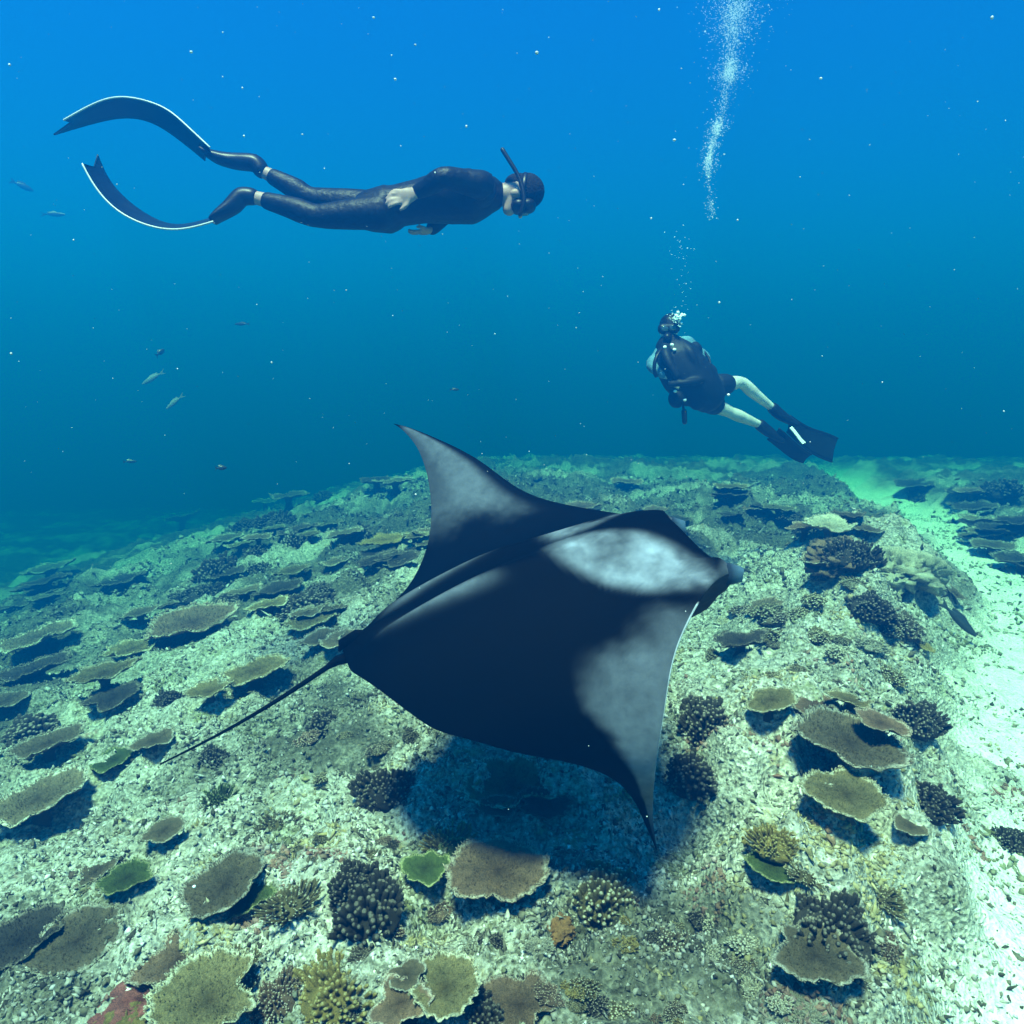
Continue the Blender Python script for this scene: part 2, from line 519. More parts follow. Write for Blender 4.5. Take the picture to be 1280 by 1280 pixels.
def stalk_mesh(name, seed):
    r = np.random.default_rng(seed)
    na = 14; lv = [(-1.0, 1.5), (-0.75, 1.0), (-0.4, .72), (-0.1, .95), (0.02, 1.7)]
    V = []
    for z, q in lv:
        for k in range(na):
            a = 2 * math.pi * k / na; s = q * r.uniform(.8, 1.2)
            V.append((s * math.cos(a), s * math.sin(a), z + r.uniform(-.04, .04)))
    Fq = [(i * na + k, i * na + (k + 1) % na, (i + 1) * na + (k + 1) % na, (i + 1) * na + k) for i in range(len(lv) - 1) for k in range(na)]
    return mesh_np(name, np.array(V), np.array(Fq))

def bush_mesh(name, seed, n=150, fat=0.055, flat=0.7, long=0.42, branch=False):
    """clump of stubby upright fingers on a dome: unit radius"""
    r = np.random.default_rng(seed)
    Vn, Fn, rad = [], [], []
    ns = 6
    k = 0
    while k < n:
        u = (k + .5) / n; zc = 1 - u * 1.02
        a = k * 2.39996 + r.uniform(-.25, .25)
        rho = math.sqrt(max(0, 1 - zc * zc))
        d = np.array([rho * math.cos(a), rho * math.sin(a), zc * flat + .12]); 
        irr = 1 + .22 * math.sin(2 * a + seed) * rho + .12 * math.sin(5 * a + seed * 2) + r.uniform(-.10, .10)
        d = d * irr
        dirn = d / np.linalg.norm(d) + np.array([0, 0, .65]) + r.uniform(-.2, .2, 3)
        dirn /= np.linalg.norm(dirn)
        tip = d * r.uniform(.9, 1.05); root = tip - dirn * long * r.uniform(.8, 1.15)
        s1 = np.cross(dirn, [0.3, 0.5, 0.81]); s1 /= np.linalg.norm(s1); s2 = np.cross(dirn, s1)
        f = fat * r.uniform(.75, 1.3)
        o3 = len(Vn)
        for tt, fr in ((0, .9), (.55, 1.0), (.9, .85), (1.0, .4)):
            c = root + (tip - root) * tt
            for q in range(ns):
                aa = 2 * math.pi * q / ns
                Vn.append(c + (s1 * math.cos(aa) + s2 * math.sin(aa)) * f * fr); rad.append(.25 + .75 * tt ** 3)
        for lv in range(3):
            for q in range(ns):
                q2 = (q + 1) % ns
                Fn.append((o3 + lv * ns + q, o3 + lv * ns + q2, o3 + (lv + 1) * ns + q2, o3 + (lv + 1) * ns + q))
        Fn.append((o3 + 3 * ns, o3 + 3 * ns + 1, o3 + 3 * ns + 2, o3 + 3 * ns + 3)); Fn.append((o3 + 3 * ns, o3 + 3 * ns + 3, o3 + 3 * ns + 4, o3 + 3 * ns + 5))
        k += 1
    me = mesh_np(name, np.array(Vn), np.array(Fn))
    fattr(me, 'r', np.array(rad))
    return me

def dome_mesh(name, seed, flat=0.55, rough=0.12, nu=60, nv=30, bottom=-0.35):
    """uneven knobbly lump, open below the ground"""
    t, a = np.meshgrid(np.linspace(0, 1, nv) * math.pi * .62, np.linspace(0, 2 * math.pi, nu, endpoint=False), indexing='ij')
    d = np.stack([np.sin(t) * np.cos(a), np.sin(t) * np.sin(a), np.cos(t)], -1)
    u_, v_ = d[..., 0] * 1.9 + seed, d[..., 1] * 1.9 + d[..., 2] * 1.3
    big = fbm(u_, v_, 2, seed) * 1.5
    kn = .5 - np.abs(fbm(u_ * 2.6, v_ * 2.6, 3, seed + 5, .6)) * 2.2
    q = 1 + rough * (big + kn)
    P = d * q[..., None]; P[..., 2] = np.maximum(bottom, P[..., 2] * flat)
    i, j = np.meshgrid(np.arange(nv - 1), np.arange(nu), indexing='ij'); j2 = (j + 1) % nu
    Fq = np.stack([i * nu + j, (i + 1) * nu + j, (i + 1) * nu + j2, i * nu + j2], -1).reshape(-1, 4)
    me = mesh_np(name, P.reshape(-1, 3), Fq)
    fattr(me, 'r', np.clip(.45 + .5 * kn, 0, .93).ravel())
    return me

PLATES = [plate_mesh('plate_%d' % i, 40 + i, lobes=[.08, .12, .16, .10, .2, .14, .09, .18][i], cup=[.08, .14, .10, .05, .16, .12, .2, .1][i],
                     gap=[None, None, (1.0, .25, .4), None, (3.0, .4, .35), None, (4.6, .5, .4), (0.4, .3, .5)][i], frill=[.05, .05, .06, .04, .08, .05, .09, .06][i]) for i in range(8)]
STALKS = [stalk_mesh('stalk_%d' % i, 80 + i) for i in range(3)]
BUSHES = [bush_mesh('branches_%d' % i, 60 + i, n=[230, 270, 160, 330, 130][i], fat=[.062, .056, .085, .047, .040][i], flat=[.75, .65, .85, .6, .55][i], long=[.34, .32, .36, .3, .5][i]) for i in range(5)]
CORES = [dome_mesh('core_%d' % i, 90 + i, .62, .1, 24, 12) for i in range(2)]
DOMES = [dome_mesh('lump_%d' % i, 95 + i, [.6, .55, .75, .6][i], [.2, .3, .24, .32][i]) for i in range(4)]
MATVAR = {}
def variant(me, m):
    """the same mesh data with another material, made once per pair"""
    k = (me.name, m.name)
    if k not in MATVAR:
        c = me.copy(); c.materials.clear(); c.materials.append(m); MATVAR[k] = c
    return MATVAR[k]

def orient(nrm, spin):
    q = Vector((0, 0, 1)).rotation_difference(nrm)
    return q @ Matrix.Rotation(spin, 3, 'Z').to_quaternion()

def table_coral(px, py, wpx, m, label, group=None, v=None, lift=0.28, follow=0.75, tiltx=0.0, tilty=0.0, name='table_coral', stretch=1.0):
    lift *= .82
    # first guess of the size from the floor, then lift the plate on its stalk
    p, d = hit(px, py)
    R_ = 0.5 * wpx * d / FPX
    p, d = hit(px, py, lift * R_ * 2)
    R_ = 0.5 * wpx * d / FPX
    n = (Vector((0, 0, 1)).lerp(gnormal(p.x, p.y), follow) + Vector((tiltx, tilty, 0))).normalized()
    if v is None: v = random.randrange(8)
    gz = float(height(p.x, p.y))
    o = empty(name, (p.x, p.y, gz), label, 'coral', group)
    spin = random.uniform(0, 6.28)
    q = orient(n, spin)
    h = min(max(0.03, p.z - gz), 0.9 * R_)
    a = link('plate', variant(PLATES[v], M[m]), None, o)
    a.location = (0, 0, h); a.scale = (R_ * stretch, R_ / stretch, R_); a.rotation_mode = 'QUATERNION'; a.rotation_quaternion = q
    s = link('stalk', variant(STALKS[v % 3], M['stalk']), None, o)
    s.scale = (R_ * .2, R_ * .2, h + 0.04); s.location = (0, 0, h - .07 * R_)
    return o

def bush_coral(px, py, wpx, m, label, group=None, v=None, name='branching_coral', hs=1.0, follow=0.6):
    p, d = hit(px, py, 0.0)
    R_ = 0.5 * wpx * d / FPX
    p, d = hit(px, py, R_ * 0.35)
    R_ = 0.5 * wpx * d / FPX
    if v is None: v = random.randrange(4)
    o = empty(name, (p.x, p.y, float(height(p.x, p.y)) - .01), label, 'coral', group)
    q = orient(Vector((0, 0, 1)).lerp(gnormal(p.x, p.y), follow).normalized(), random.uniform(0, 6.28))
    a = link('branches', variant(BUSHES[v], M[m]), None, o)
    a.scale = (R_, R_, R_ * hs); a.rotation_mode = 'QUATERNION'; a.rotation_quaternion = q
    a['kind'] = 'stuff'
    b = link('base', variant(CORES[v % 2], M[m]), None, o)
    cs = R_ * (.55 if v == 4 else .80)
    b.scale = (cs, cs, cs * hs); b.rotation_mode = 'QUATERNION'; b.rotation_quaternion = q
    return o

def lump(px, py, wpx, m, label, group=None, v=0, name='coral_boulder', hs=1.0, cat='coral'):
    p, d = hit(px, py, 0.0)
    R_ = 0.5 * wpx * d / FPX
    p, d = hit(px, py, R_ * 0.3)
    o = link(name, variant(DOMES[v], M[m]), None)
    o.location = (p.x, p.y, float(height(p.x, p.y)) - .02)
    o.scale = (R_, R_, R_ * hs); o.rotation_euler = (0, 0, random.uniform(0, 6.28))
    return tag(o, label, cat, group)

T = table_coral; B = bush_coral; L = lump
CWORD = {'grey': 'grey', 'dark': 'dark', 'olive': 'olive', 'brown': 'brown', 'pale': 'whitish', 'yellow': 'ochre', 'green': 'green'}
MARKS = [((621, 1088), 'the large pinkish-brown table coral'), ((756, 1113), 'the round brown finger coral'), ((830, 1172), 'the grey low finger coral'), ((1040, 1170), 'the large dark domed bush coral'), ((970, 1080), 'the vivid green plate'), ((650, 1256), 'the dusky brown ruffled coral'), ((462, 1130), 'the dark knobbly finger coral'), ((556, 1234), 'the brown ruffled vase-shaped coral'), ((1060, 928), 'the widest grey table coral'), ((964, 875), 'the row of three table corals'), ((926, 802), 'the dark ragged plate coral'), ((1033, 700), 'the level grey table coral'), ((1150, 802), 'the small yellow plate coral'), ((955, 757), 'the ray head')]
def near_mark(x, y):
    return min(MARKS, key=lambda m: (m[0][0] - x) ** 2 + (m[0][1] - y) ** 2)[1]
# --- left slope
T(48, 998, 112, 'grey', 'largest grey table coral on the left slope, wide dark shadow under its pale rim', v=0, lift=.30)
T(205, 1038, 54, 'grey', 'small round grey table coral alone on open pale rubble', v=3, lift=.28)
T(280, 1108, 108, 'grey', 'tilted oval grey table coral with a yellow-green coral fringe below it', v=1, lift=.16, tiltx=-.10, stretch=1.0)
T(300, 1128, 84, 'green', 'yellow-green plate showing under the tilted oval grey table coral', v=5, lift=.08, tiltx=-.1)
T(96, 1176, 118, 'grey', 'broad dull grey table coral overlapping a darker plate beside it', v=3, lift=.24)
T(24, 1176, 104, 'dark', 'dark grey table coral tucked behind the broad dull grey plate', v=1, lift=.18)
T(158, 1098, 62, 'green', 'mossy green table coral leaning over a small grey plate', v=5, lift=.22)
T(120, 1090, 52, 'grey', 'small grey plate coral tucked behind the mossy green table coral', v=7, lift=.18)
T(319, 838, 84, 'olive', 'oval olive table coral with a bright pale rim above the ray tail', v=3, lift=.24)
T(262, 864, 56, 'olive', 'small olive table coral beside the pale-rimmed oval one', v=6, lift=.20)
T(388, 775, 70, 'olive', 'olive table coral on top of a stack of plates near the ray tail base', v=3, lift=.30)
T(404, 799, 62, 'grey', 'middle thin plate under the olive table coral near the ray tail base', v=1, lift=.18)
T(428, 800, 60, 'grey', 'lowest plate of the stack touching the ray tail base', v=5, lift=.10)
T(240, 779, 104, 'brown', 'long narrow brown table coral with a pale edge on the slope', v=1, lift=.22, tilty=-.12)
T(175, 766, 48, 'grey', 'small flat-topped grey table coral at the edge of a pale rubble patch', v=0, lift=.40)
T(130, 842, 78, 'olive', 'upper olive plate of a two-tiered table coral on the slope', v=5, lift=.30)
T(140, 873, 74, 'dark', 'dark lower plate with bright rim under the upper olive plate', v=7, lift=.16)
T(60, 930, 78, 'grey', 'grey table coral with thin pale rim above the largest grey table coral', v=1, lift=.26)
T(6, 876, 58, 'grey', 'grey table coral with half of its plate beyond the picture edge', v=3, lift=.28)
T(46, 796, 88, 'grey', 'hazy blue-grey table coral with pale edge low on the slope', v=3, lift=.26)
T(42, 838, 80, 'dark', 'dull flat coral plate between the hazy table coral and the two-tiered one', v=1, lift=.14)
T(166, 811, 72, 'olive', 'pale-edged thin plate just above the two-tiered table coral', v=7, lift=.16)
T(142, 950, 54, 'green', 'bright yellow-green small table coral above the open rubble', v=5, lift=.2)
T(192, 926, 52, 'grey', 'small grey table coral between yellow-green coral and ray tail', v=2, lift=.2)
T(365, 713, 46, 'olive', 'small level table coral with pale rim above the stacked plates', v=3, lift=.3)
T(350, 737, 64, 'dark', 'dark wide plate under the small level pale-rimmed table coral', v=1, lift=.15)
T(303, 741, 52, 'grey', 'grey plate coral at the end of the long narrow brown one', v=5, lift=.2)
T(480, 675, 62, 'yellow', 'yellow-green table coral on the hazy reef behind the ray wing', v=3, lift=.25)
T(430, 668, 48, 'grey', 'hazy grey table coral beside the yellow-green one behind the ray', v=1, lift=.25)
T(497, 700, 60, 'dark', 'dark plate with pale rim below the yellow-green table coral', v=7, lift=.2)
B(212, 872, 40, 'dark', 'small dark bushy coral beside the small olive table coral', v=1)
B(272, 710, 56, 'dark', 'dark hazy bush coral beyond the long narrow brown plate', v=0)
B(264, 945, 46, 'dark', 'dark bushy coral on pale rubble under the ray tail tip', v=1)
B(270, 990, 46, 'green', 'loose greenish branching coral on pale rubble below the ray tail', v=4)
B(403, 903, 42, 'dark', 'small dark coral knob on rubble just below the ray tail', v=2)
B(385, 745, 90, 'dark', 'dark scrubby coral thicket above the stacked plates', v=3, hs=.6)
B(40, 905, 70, 'dark', 'dark knobbly coral heap between plates low on the slope', v=2, hs=.7)
B(245, 735, 60, 'dark', 'hazy dark coral clump at the upper edge of the slope', v=3, hs=.6)
# --- foreground
T(262, 1250, 138, 'olive', 'big brown table coral with pale edge, largest in the foreground', v=6, lift=.20, tilty=-.06)
T(222, 1200, 92, 'brown', 'thin tan plate coral with a ruffled edge behind the pink-crusted rock', v=4, lift=.24)
L(190, 1236, 110, 'pink', 'low rock crusted with pink, yellow and white growth', v=1, name='crusted_rock', hs=.9, cat='rock')
L(160, 1262, 70, 'yellow', 'yellow crusted knob at the foot of the pink-crusted rock', v=3, name='crusted_rock', hs=.8, cat='rock')
B(222, 1216, 44, 'pale', 'cluster of whitish knobs growing on the pink-crusted rock', v=2, hs=.8)
B(302, 1206, 62, 'olive', 'small spiky olive coral behind the big brown table coral', v=3)
B(425, 1222, 122, 'yellow', 'ochre-yellow spiky domed coral in the foreground', v=3, hs=.75)
B(346, 1240, 66, 'brown', 'grey-brown tufted coral between big brown and ochre-yellow corals', v=3)
B(462, 1130, 92, 'dark', 'dark knobbly finger coral above the ochre-yellow coral', v=2, hs=1.1)
B(440, 1100, 66, 'dark', 'dark finger coral clump behind the knobbly finger coral', v=0)
T(556, 1234, 92, 'olive', 'brown ruffled vase-shaped coral standing at the front edge', v=6, lift=.30, tilty=-.15)
T(508, 1222, 44, 'grey', 'small pale-edged fan plate leaning beside the ruffled brown coral', v=7, lift=.25, tilty=-.3)
T(500, 1258, 70, 'brown', 'low folded plate coral at the foot of the small fan plate', v=4, lift=.15, tilty=-.15)
B(600, 1262, 62, 'dark', 'dark stubby coral between two ruffled brown corals', v=2)
T(650, 1256, 88, 'brown', 'dusky brown ruffled coral next to the dark stubby one', v=4, lift=.22, tilty=-.15)
T(621, 1088, 124, 'brown', 'large pinkish-brown table coral with saw-toothed rim below the ray', v=0, lift=.24)
T(532, 1085, 62, 'green', 'green round plate coral beside the large pinkish-brown table coral', v=2, lift=.22)
T(575, 1067, 56, 'green', 'second green plate wedged between green and pinkish-brown plates', v=5, lift=.26)
B(560, 1040, 62, 'yellow', 'pale yellow scrubby coral just behind the green plates', v=4)
T(638, 982, 118, 'olive', 'table coral with glowing pale rim half in the ray shadow', v=2, lift=.22)
T(678, 1008, 74, 'dark', 'small ring-edged plate joined to the pale-rimmed coral in shadow', v=6, lift=.18)
T(622, 1014, 50, 'grey', 'lowest small plate under the pale-rimmed coral in shadow', v=5, lift=.1)
B(756, 1113, 92, 'olive', 'round brown finger coral with pale tips below the wing tip', v=0)
L(692, 1150, 44, 'orange', 'small orange sponge lump on rubble under the pinkish-brown table coral', v=3, name='sponge', hs=.7, cat='sponge')
B(480, 978, 74, 'dark', 'dark scrubby coral on rubble below the ray belly', v=1)
B(830, 1172, 62, 'grey', 'grey low finger coral on rubble below the wing tip', v=0, hs=.7)
B(362, 1118, 74, 'olive', 'sparse yellowish twig coral on white rubble', v=4, hs=.7)
B(345, 1020, 54, 'olive', 'faint mossy coral tuft on the open rubble slope', v=4, hs=.6)
# --- ridge on the right
T(964, 875, 62, 'olive', 'round olive table coral, first of three in a row on the ridge', v=3, lift=.26)
T(1020, 883, 58, 'brown', 'middle of three round table corals in a row on the ridge', v=0, lift=.22)
T(1063, 876, 52, 'olive', 'last of three round table corals in a row, nearest the sand', v=5, lift=.28)
T(1060, 928, 128, 'grey', 'widest grey table coral on the ridge below the row of three', v=1, lift=.24, follow=.3)
T(1102, 904, 62, 'brown', 'brown plate lying on the widest grey table coral', v=7, lift=.30, follow=.3)
T(1056, 992, 100, 'olive', 'oval olive table coral with dark shadow under the widest grey one', v=3, lift=.24, follow=.3)
T(1137, 1034, 40, 'grey', 'small grey plate coral at the foot of the ridge beside sand', v=5, lift=.25, follow=.3)
T(970, 1080, 74, 'green', 'vivid green round coral plate on the ridge', v=0, lift=.18, follow=.4)
B(972, 1046, 62, 'yellow', 'yellow-brown coral mound just behind the vivid green plate', v=3)
T(1020, 1194, 104, 'grey', 'grey table coral growing from under a dark domed bush coral', v=2, lift=.14, follow=.4)
B(1040, 1152, 112, 'dark', 'large dark domed bush coral with pale finger tips', v=1)
T(926, 802, 66, 'dark', 'dark ragged plate coral in front of the ray head', v=4, lift=.22)
T(1150, 802, 38, 'yellow', 'small yellow plate coral at the edge of the sand channel', v=3, lift=.25)
T(1033, 700, 64, 'grey', 'level grey table coral under the white-topped ledge', v=1, lift=.25, follow=.2)
T(1036, 658, 62, 'pale', 'white-topped coral ledge on the outcrop by the channel', v=4, lift=.35, follow=.2)
T(1086, 661, 34, 'grey', 'small grey table coral beside the white-topped ledge', v=3, lift=.3, follow=.2)
T(1193, 741, 28, 'grey', 'tiny grey plate sticking out over the sand channel', v=5, lift=.3)
B(1146, 890, 66, 'dark', 'dark bushy coral on the ridge flank facing the sand', v=1)
B(1160, 994, 64, 'dark', 'brown-black bushy coral where the ridge meets the sand', v=0)
B(1268, 1046, 48, 'dark', 'dark coral clump standing alone on the white sand', v=1)
T(955, 757, 50, 'grey', 'small grey plate coral just beyond the ray head', v=7, lift=.2)
B(882, 895, 78, 'dark', 'dark finger coral in the shadow beside the ray wing', v=0)
B(868, 965, 70, 'dark', 'dark scrub coral in the shaded gully beside the wing', v=2)
B(1090, 752, 66, 'dark', 'dusky bush coral on the ridge below the level table coral', v=1, hs=.8)
B(1130, 775, 56, 'grey', 'grey coral tangle above the small yellow plate', v=3, hs=.8)
B(1100, 1110, 60, 'olive', 'olive rubble-grown tuft coral beside the large dark bush', v=4, hs=.7)
L(1130, 705, 80, 'pale', 'pale rugged coral boulder standing at the edge of the channel', v=1, hs=1.2)
L(1050, 690, 70, 'brown', 'dark coral rock carrying the white-topped ledge', v=3, hs=1.1)
B(1064, 688, 60, 'dark', 'dark bush coral growing on the rock under the white-topped ledge', v=3, hs=1.2)
B(930, 1170, 40, 'pale', 'small whitish coral knob on rubble left of the domed bush', v=2, hs=.6)
B(1010, 1085, 50, 'olive', 'speckled olive coral patch right of the vivid green plate', v=4, hs=.6)
# --- far reef in the haze
far_spots = []
rr_ = random.Random(21)
for k in range(46):
    fx = rr_.uniform(560, 1270) if k % 3 else rr_.uniform(300, 560)
    fy = rr_.uniform(598, 690)
    if fx > 1090 and fx < 1200 and fy > 630: fx -= 170
    if 880 < fx < 1000 and fy > 655: fy -= 40
    kind = rr_.choice(['grey', 'dark', 'olive', 'brown'])
    if rr_.random() < .62:
        T(fx, fy, rr_.uniform(22, 48), kind, 'small flat %s table coral on the hazy reef beyond the ray' % CWORD[kind], 'table corals on the hazy far reef', lift=.3, follow=.2)
    else:
        B(fx, fy, rr_.uniform(22, 46), 'dark', 'small dark bush coral on the hazy reef beyond the ray', 'bush corals on the hazy far reef', hs=.9)
for k in range(14):
    T(rr_.uniform(1195, 1330), rr_.uniform(612, 720), rr_.uniform(30, 60), rr_.choice(['dark', 'grey', 'dark']), 'dim table coral on the reef across the sand channel', 'table corals across the sand channel', lift=.3, follow=.2)
for k in range(16):
    fx = rr_.uniform(10, 330); fy = 800 - fx * .42 + rr_.uniform(-70, 0)
    T(fx, fy, rr_.uniform(36, 62), rr_.choice(['dark', 'grey']), 'dim table coral on the deep end of the slope', 'table corals on the deep slope', lift=.12)
for k in range(22):
    fx = rr_.uniform(880, 1110); fy = rr_.uniform(690, 850)
    kc = rr_.choice(['olive', 'pale', 'olive', 'grey'])
    B(fx, fy, rr_.uniform(22, 44), kc, 'low %s coral tuft on the ridge near %s' % (CWORD[kc], near_mark(fx, fy)), 'coral tufts on the ridge top', hs=.6)
# --- small knobby growth on the near rubble
for k in range(64):
    fx = rr_.uniform(640, 1110) if k % 3 else rr_.uniform(440, 640); fy = rr_.uniform(1120, 1290)
    if 560 < fx < 690 and fy < 1160: continue
    if abs(fx - 1030) < 70 and abs(fy - 1170) < 60: continue
    kc = rr_.choice(['olive', 'pale', 'pale', 'brown', 'grey', 'yellow', 'dark'])
    B(fx, fy, rr_.uniform(20, 46), kc, 'small %s coral tuft on rubble near %s' % (CWORD[kc], near_mark(fx, fy)), 'coral tufts on the near rubble', hs=rr_.uniform(.45, .8), v=rr_.randrange(5))
# --- more growth on the upper slope behind the ray tail
for k in range(30):
    fx = rr_.uniform(190, 540); fy = rr_.uniform(640, 770) + max(0, 330 - fx) * .25
    kc = rr_.choice(['dark', 'grey', 'olive', 'brown'])
    if k % 3:
        T(fx, fy, rr_.uniform(26, 52), kc, 'small %s table coral crowded on the upper slope' % CWORD[kc], 'corals crowded on the upper slope', lift=rr_.uniform(.08, .3))
    else:
        B(fx, fy, rr_.uniform(24, 46), 'dark', 'small dark bush coral crowded on the upper slope', 'corals crowded on the upper slope', hs=.8)
for k in range(16):
    fx = rr_.uniform(330, 520); fy = rr_.uniform(900, 1100)
    kc = rr_.choice(['dark', 'olive', 'brown', 'grey'])
    B(fx, fy, rr_.uniform(16, 34), kc, 'tiny %s coral tuft on the open rubble below the ray' % CWORD[kc], 'tiny tufts on the open rubble', hs=.6, v=rr_.randrange(5))
#CORALS>>
#<<MANTA
# ------------------------------------------------------------------ manta ray
MP_POS = np.array((0.0746, 2.5658, 1.4114)); MP_ROT = (0.0712, -0.2633, 0.1895); MP_SC = 1.35
MP_NEAR = (3.1940, -13.9696, 9.6014, 0.4897, 0.8252); MP_FAR = (0.0904, 3.9092, -3.4984, 0.0372, 0.1965)
LK = np.array([0, .2, .35, .5, .7, .85, 1.0]); LYV = np.array((0.5942, 0.4652, 0.2906, 0.0978, -0.0562, -0.1971, -0.3400))
TK = np.array([0, .1, .25, .45, .65, .85, 1.0]); TYV = np.array((-0.5251, -0.4945, -0.3927, -0.2805, -0.2425, -0.2680, -0.3400))

def nspline(k, y, s):
    n = len(k); h = np.diff(k); A = np.eye(n); b = np.zeros(n)
    for i in range(1, n - 1):
        A[i, i - 1] = h[i - 1]; A[i, i] = 2 * (h[i - 1] + h[i]); A[i, i + 1] = h[i]
        b[i] = 6 * ((y[i + 1] - y[i]) / h[i] - (y[i] - y[i - 1]) / h[i - 1])
    m = np.linalg.solve(A, b); s = np.asarray(s, float)
    i = np.clip(np.searchsorted(k, s) - 1, 0, n - 2); t = s - k[i]; H = h[i]
    return y[i] + t * ((y[i + 1] - y[i]) / H - H * (2 * m[i] + m[i + 1]) / 6) + t * t * m[i] / 2 + t ** 3 * (m[i + 1] - m[i]) / (6 * H)

def manta_rot():
    rz, ry, rx = MP_ROT
    return np.array((Matrix.Rotation(rz, 3, 'Z') @ Matrix.Rotation(ry, 3, 'Y') @ Matrix.Rotation(rx, 3, 'X')))
MR = manta_rot()

def manta_world(lat, y, z):
    """body axes (towards the near wing, forward, up) to the world"""
    v = np.stack([y, -lat, z], -1) * MP_SC
    return v @ MR.T + MP_POS

def wing_frame(s, side):
    t1, t2, t3, sw, tw = MP_NEAR if side > 0 else MP_FAR
    g = (np.arange(24) + .5) / 24
    ss = s[..., None] * g
    th = t1 * ss + t2 * ss ** 2 + t3 * ss ** 3
    the = t1 * s + t2 * s ** 2 + t3 * s ** 3
    return np.cos(th).mean(-1) * s, np.sin(th).mean(-1) * s, the, sw, tw

def manta_point(s, y, off, side):
    """s 0..1 out along the wing, y forward, off: distance along the skin normal (up +)"""
    lat, z, the, sw, tw = wing_frame(s, side)
    dn = (y - .1) * np.sin(tw * s * sstep(.10, .34, s)) + off
    return manta_world(side * (lat - np.sin(the) * dn), y + sw * s ** 2, z + np.cos(the) * dn)

def build_manta():
    ns, nq = 150, 90
    S = np.concatenate([-np.linspace(1, 0, ns)[:-1] ** 1.0, np.linspace(0, 1, ns)])
    q = 0.5 - 0.5 * np.cos(np.linspace(0, np.pi, nq))
    sa = np.abs(S)
    yl = np.where(sa < .2, .445 + .02 * (sa / .2) ** 2, nspline(LK, LYV, sa) + .013 * np.exp(-((sa - .2) / .05) ** 2))
    yt = nspline(TK, TYV, sa)
    # outer near wing, drooping and tapering to a fine tip
    kn = np.array([0, .1, .2, .3, .4, .5, .6, .7, .8, .9, .95, 1.0])
    ln_ = np.concatenate([nspline(LK, LYV, kn[:4]), [.208, .096, .0, -.082, -.160, -.244, -.293, -.344]])
    tn_ = np.concatenate([nspline(TK, TYV, kn[:4]), [-.288, -.237, -.178, -.170, -.217, -.278, -.313, -.347]])
    nr_ = (S > .3)
    yl = np.where(nr_, nspline(kn, ln_, sa), yl); yt = np.where(nr_, nspline(kn, tn_, sa), yt)
    Sg, Qg = np.meshgrid(S, q, indexing='ij'); ag = np.abs(Sg)
    Yg = yl[:, None] + (yt - yl)[:, None] * Qg
    hump = 0.168 * np.exp(-(ag / .21) ** 2.8) + .022 * np.exp(-(ag / .4) ** 2)
    thin = 0.030 * (1 - ag) ** .8 + .003
    prof = np.sqrt(np.clip(Qg, 0, 1)) * (1 - Qg) ** .75 * 1.75
    blunt = np.clip(1.55 * np.sqrt(np.clip(Qg / .07, 0, 1)), 0, 1) * (1 - Qg) ** .7
    head = np.exp(-(ag / .22) ** 4)
    pr = prof * (1 - head) + (0.6 * blunt + .45 * prof) * head
    ridge = .020 * np.exp(-((ag - .075) / .035) ** 2) * sstep(.30, .6, Qg) * (1 - sstep(.85, 1, Qg))   # paired ridges towards the tail
    up = hump * pr + thin * prof + ridge + .028 * np.exp(-(ag / .03) ** 2) * sstep(.75, .95, Qg)
    up[:, 0] = 0; 
    dn = (hump * .75) * pr + thin * .7 * prof + .02 * np.exp(-(ag / .03) ** 2) * sstep(.8, .95, Qg)
    dn[:, 0] = 0
    top = np.zeros(Sg.shape + (3,)); bot = np.zeros_like(top)
    for side in (-1, 1):
        m = (S >= 0) if side > 0 else (S < 0)
        top[m] = manta_point(ag[m], Yg[m], up[m], side)
        bot[m] = manta_point(ag[m], Yg[m], -dn[m], side)
    n1 = Sg.size
    V = np.concatenate([top.reshape(-1, 3), bot.reshape(-1, 3)])
    nS = len(S)
    i, j = np.meshgrid(np.arange(nS - 1), np.arange(nq - 1), indexing='ij')
    a = i * nq + j; b = (i + 1) * nq + j; c = b + 1; d = a + 1
    ft = np.stack([a, b, c, d], -1).reshape(-1, 4); fb = np.stack([a, d, c, b], -1).reshape(-1, 4) + n1
    # close leading and trailing edges and tips
    e = np.arange(nS - 1)
    cl = np.stack([e * nq, e * nq + n1, (e + 1) * nq + n1, (e + 1) * nq], 1)
    ct = np.stack([e * nq + nq - 1, (e + 1) * nq + nq - 1, (e + 1) * nq + nq - 1 + n1, e * nq + nq - 1 + n1], 1)
    faces = [np.concatenate([ft, fb, cl, ct])]
    # skin pattern: black back, white belly; pale shoulder bars and outer wings partly painted sheen
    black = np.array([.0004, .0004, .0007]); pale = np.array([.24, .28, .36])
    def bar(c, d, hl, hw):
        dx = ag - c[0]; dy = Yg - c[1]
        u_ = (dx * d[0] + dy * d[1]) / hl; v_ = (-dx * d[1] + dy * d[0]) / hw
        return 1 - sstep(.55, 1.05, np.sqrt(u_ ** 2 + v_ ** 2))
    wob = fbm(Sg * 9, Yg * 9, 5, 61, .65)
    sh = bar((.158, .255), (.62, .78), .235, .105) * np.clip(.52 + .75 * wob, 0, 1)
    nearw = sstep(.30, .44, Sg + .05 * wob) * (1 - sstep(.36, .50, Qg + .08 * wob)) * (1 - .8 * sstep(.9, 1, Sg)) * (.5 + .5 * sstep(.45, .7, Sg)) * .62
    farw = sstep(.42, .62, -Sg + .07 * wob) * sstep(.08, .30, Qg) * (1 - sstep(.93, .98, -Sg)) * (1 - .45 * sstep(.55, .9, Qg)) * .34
    rid_sheen = np.exp(-((ag - .085 + .09 * (Qg - .6)) / .020) ** 2) * sstep(.5, .64, Qg) * (1 - sstep(.78, .92, Qg)) * .34  # sheen on the paired ridges, painted as faint pale bands
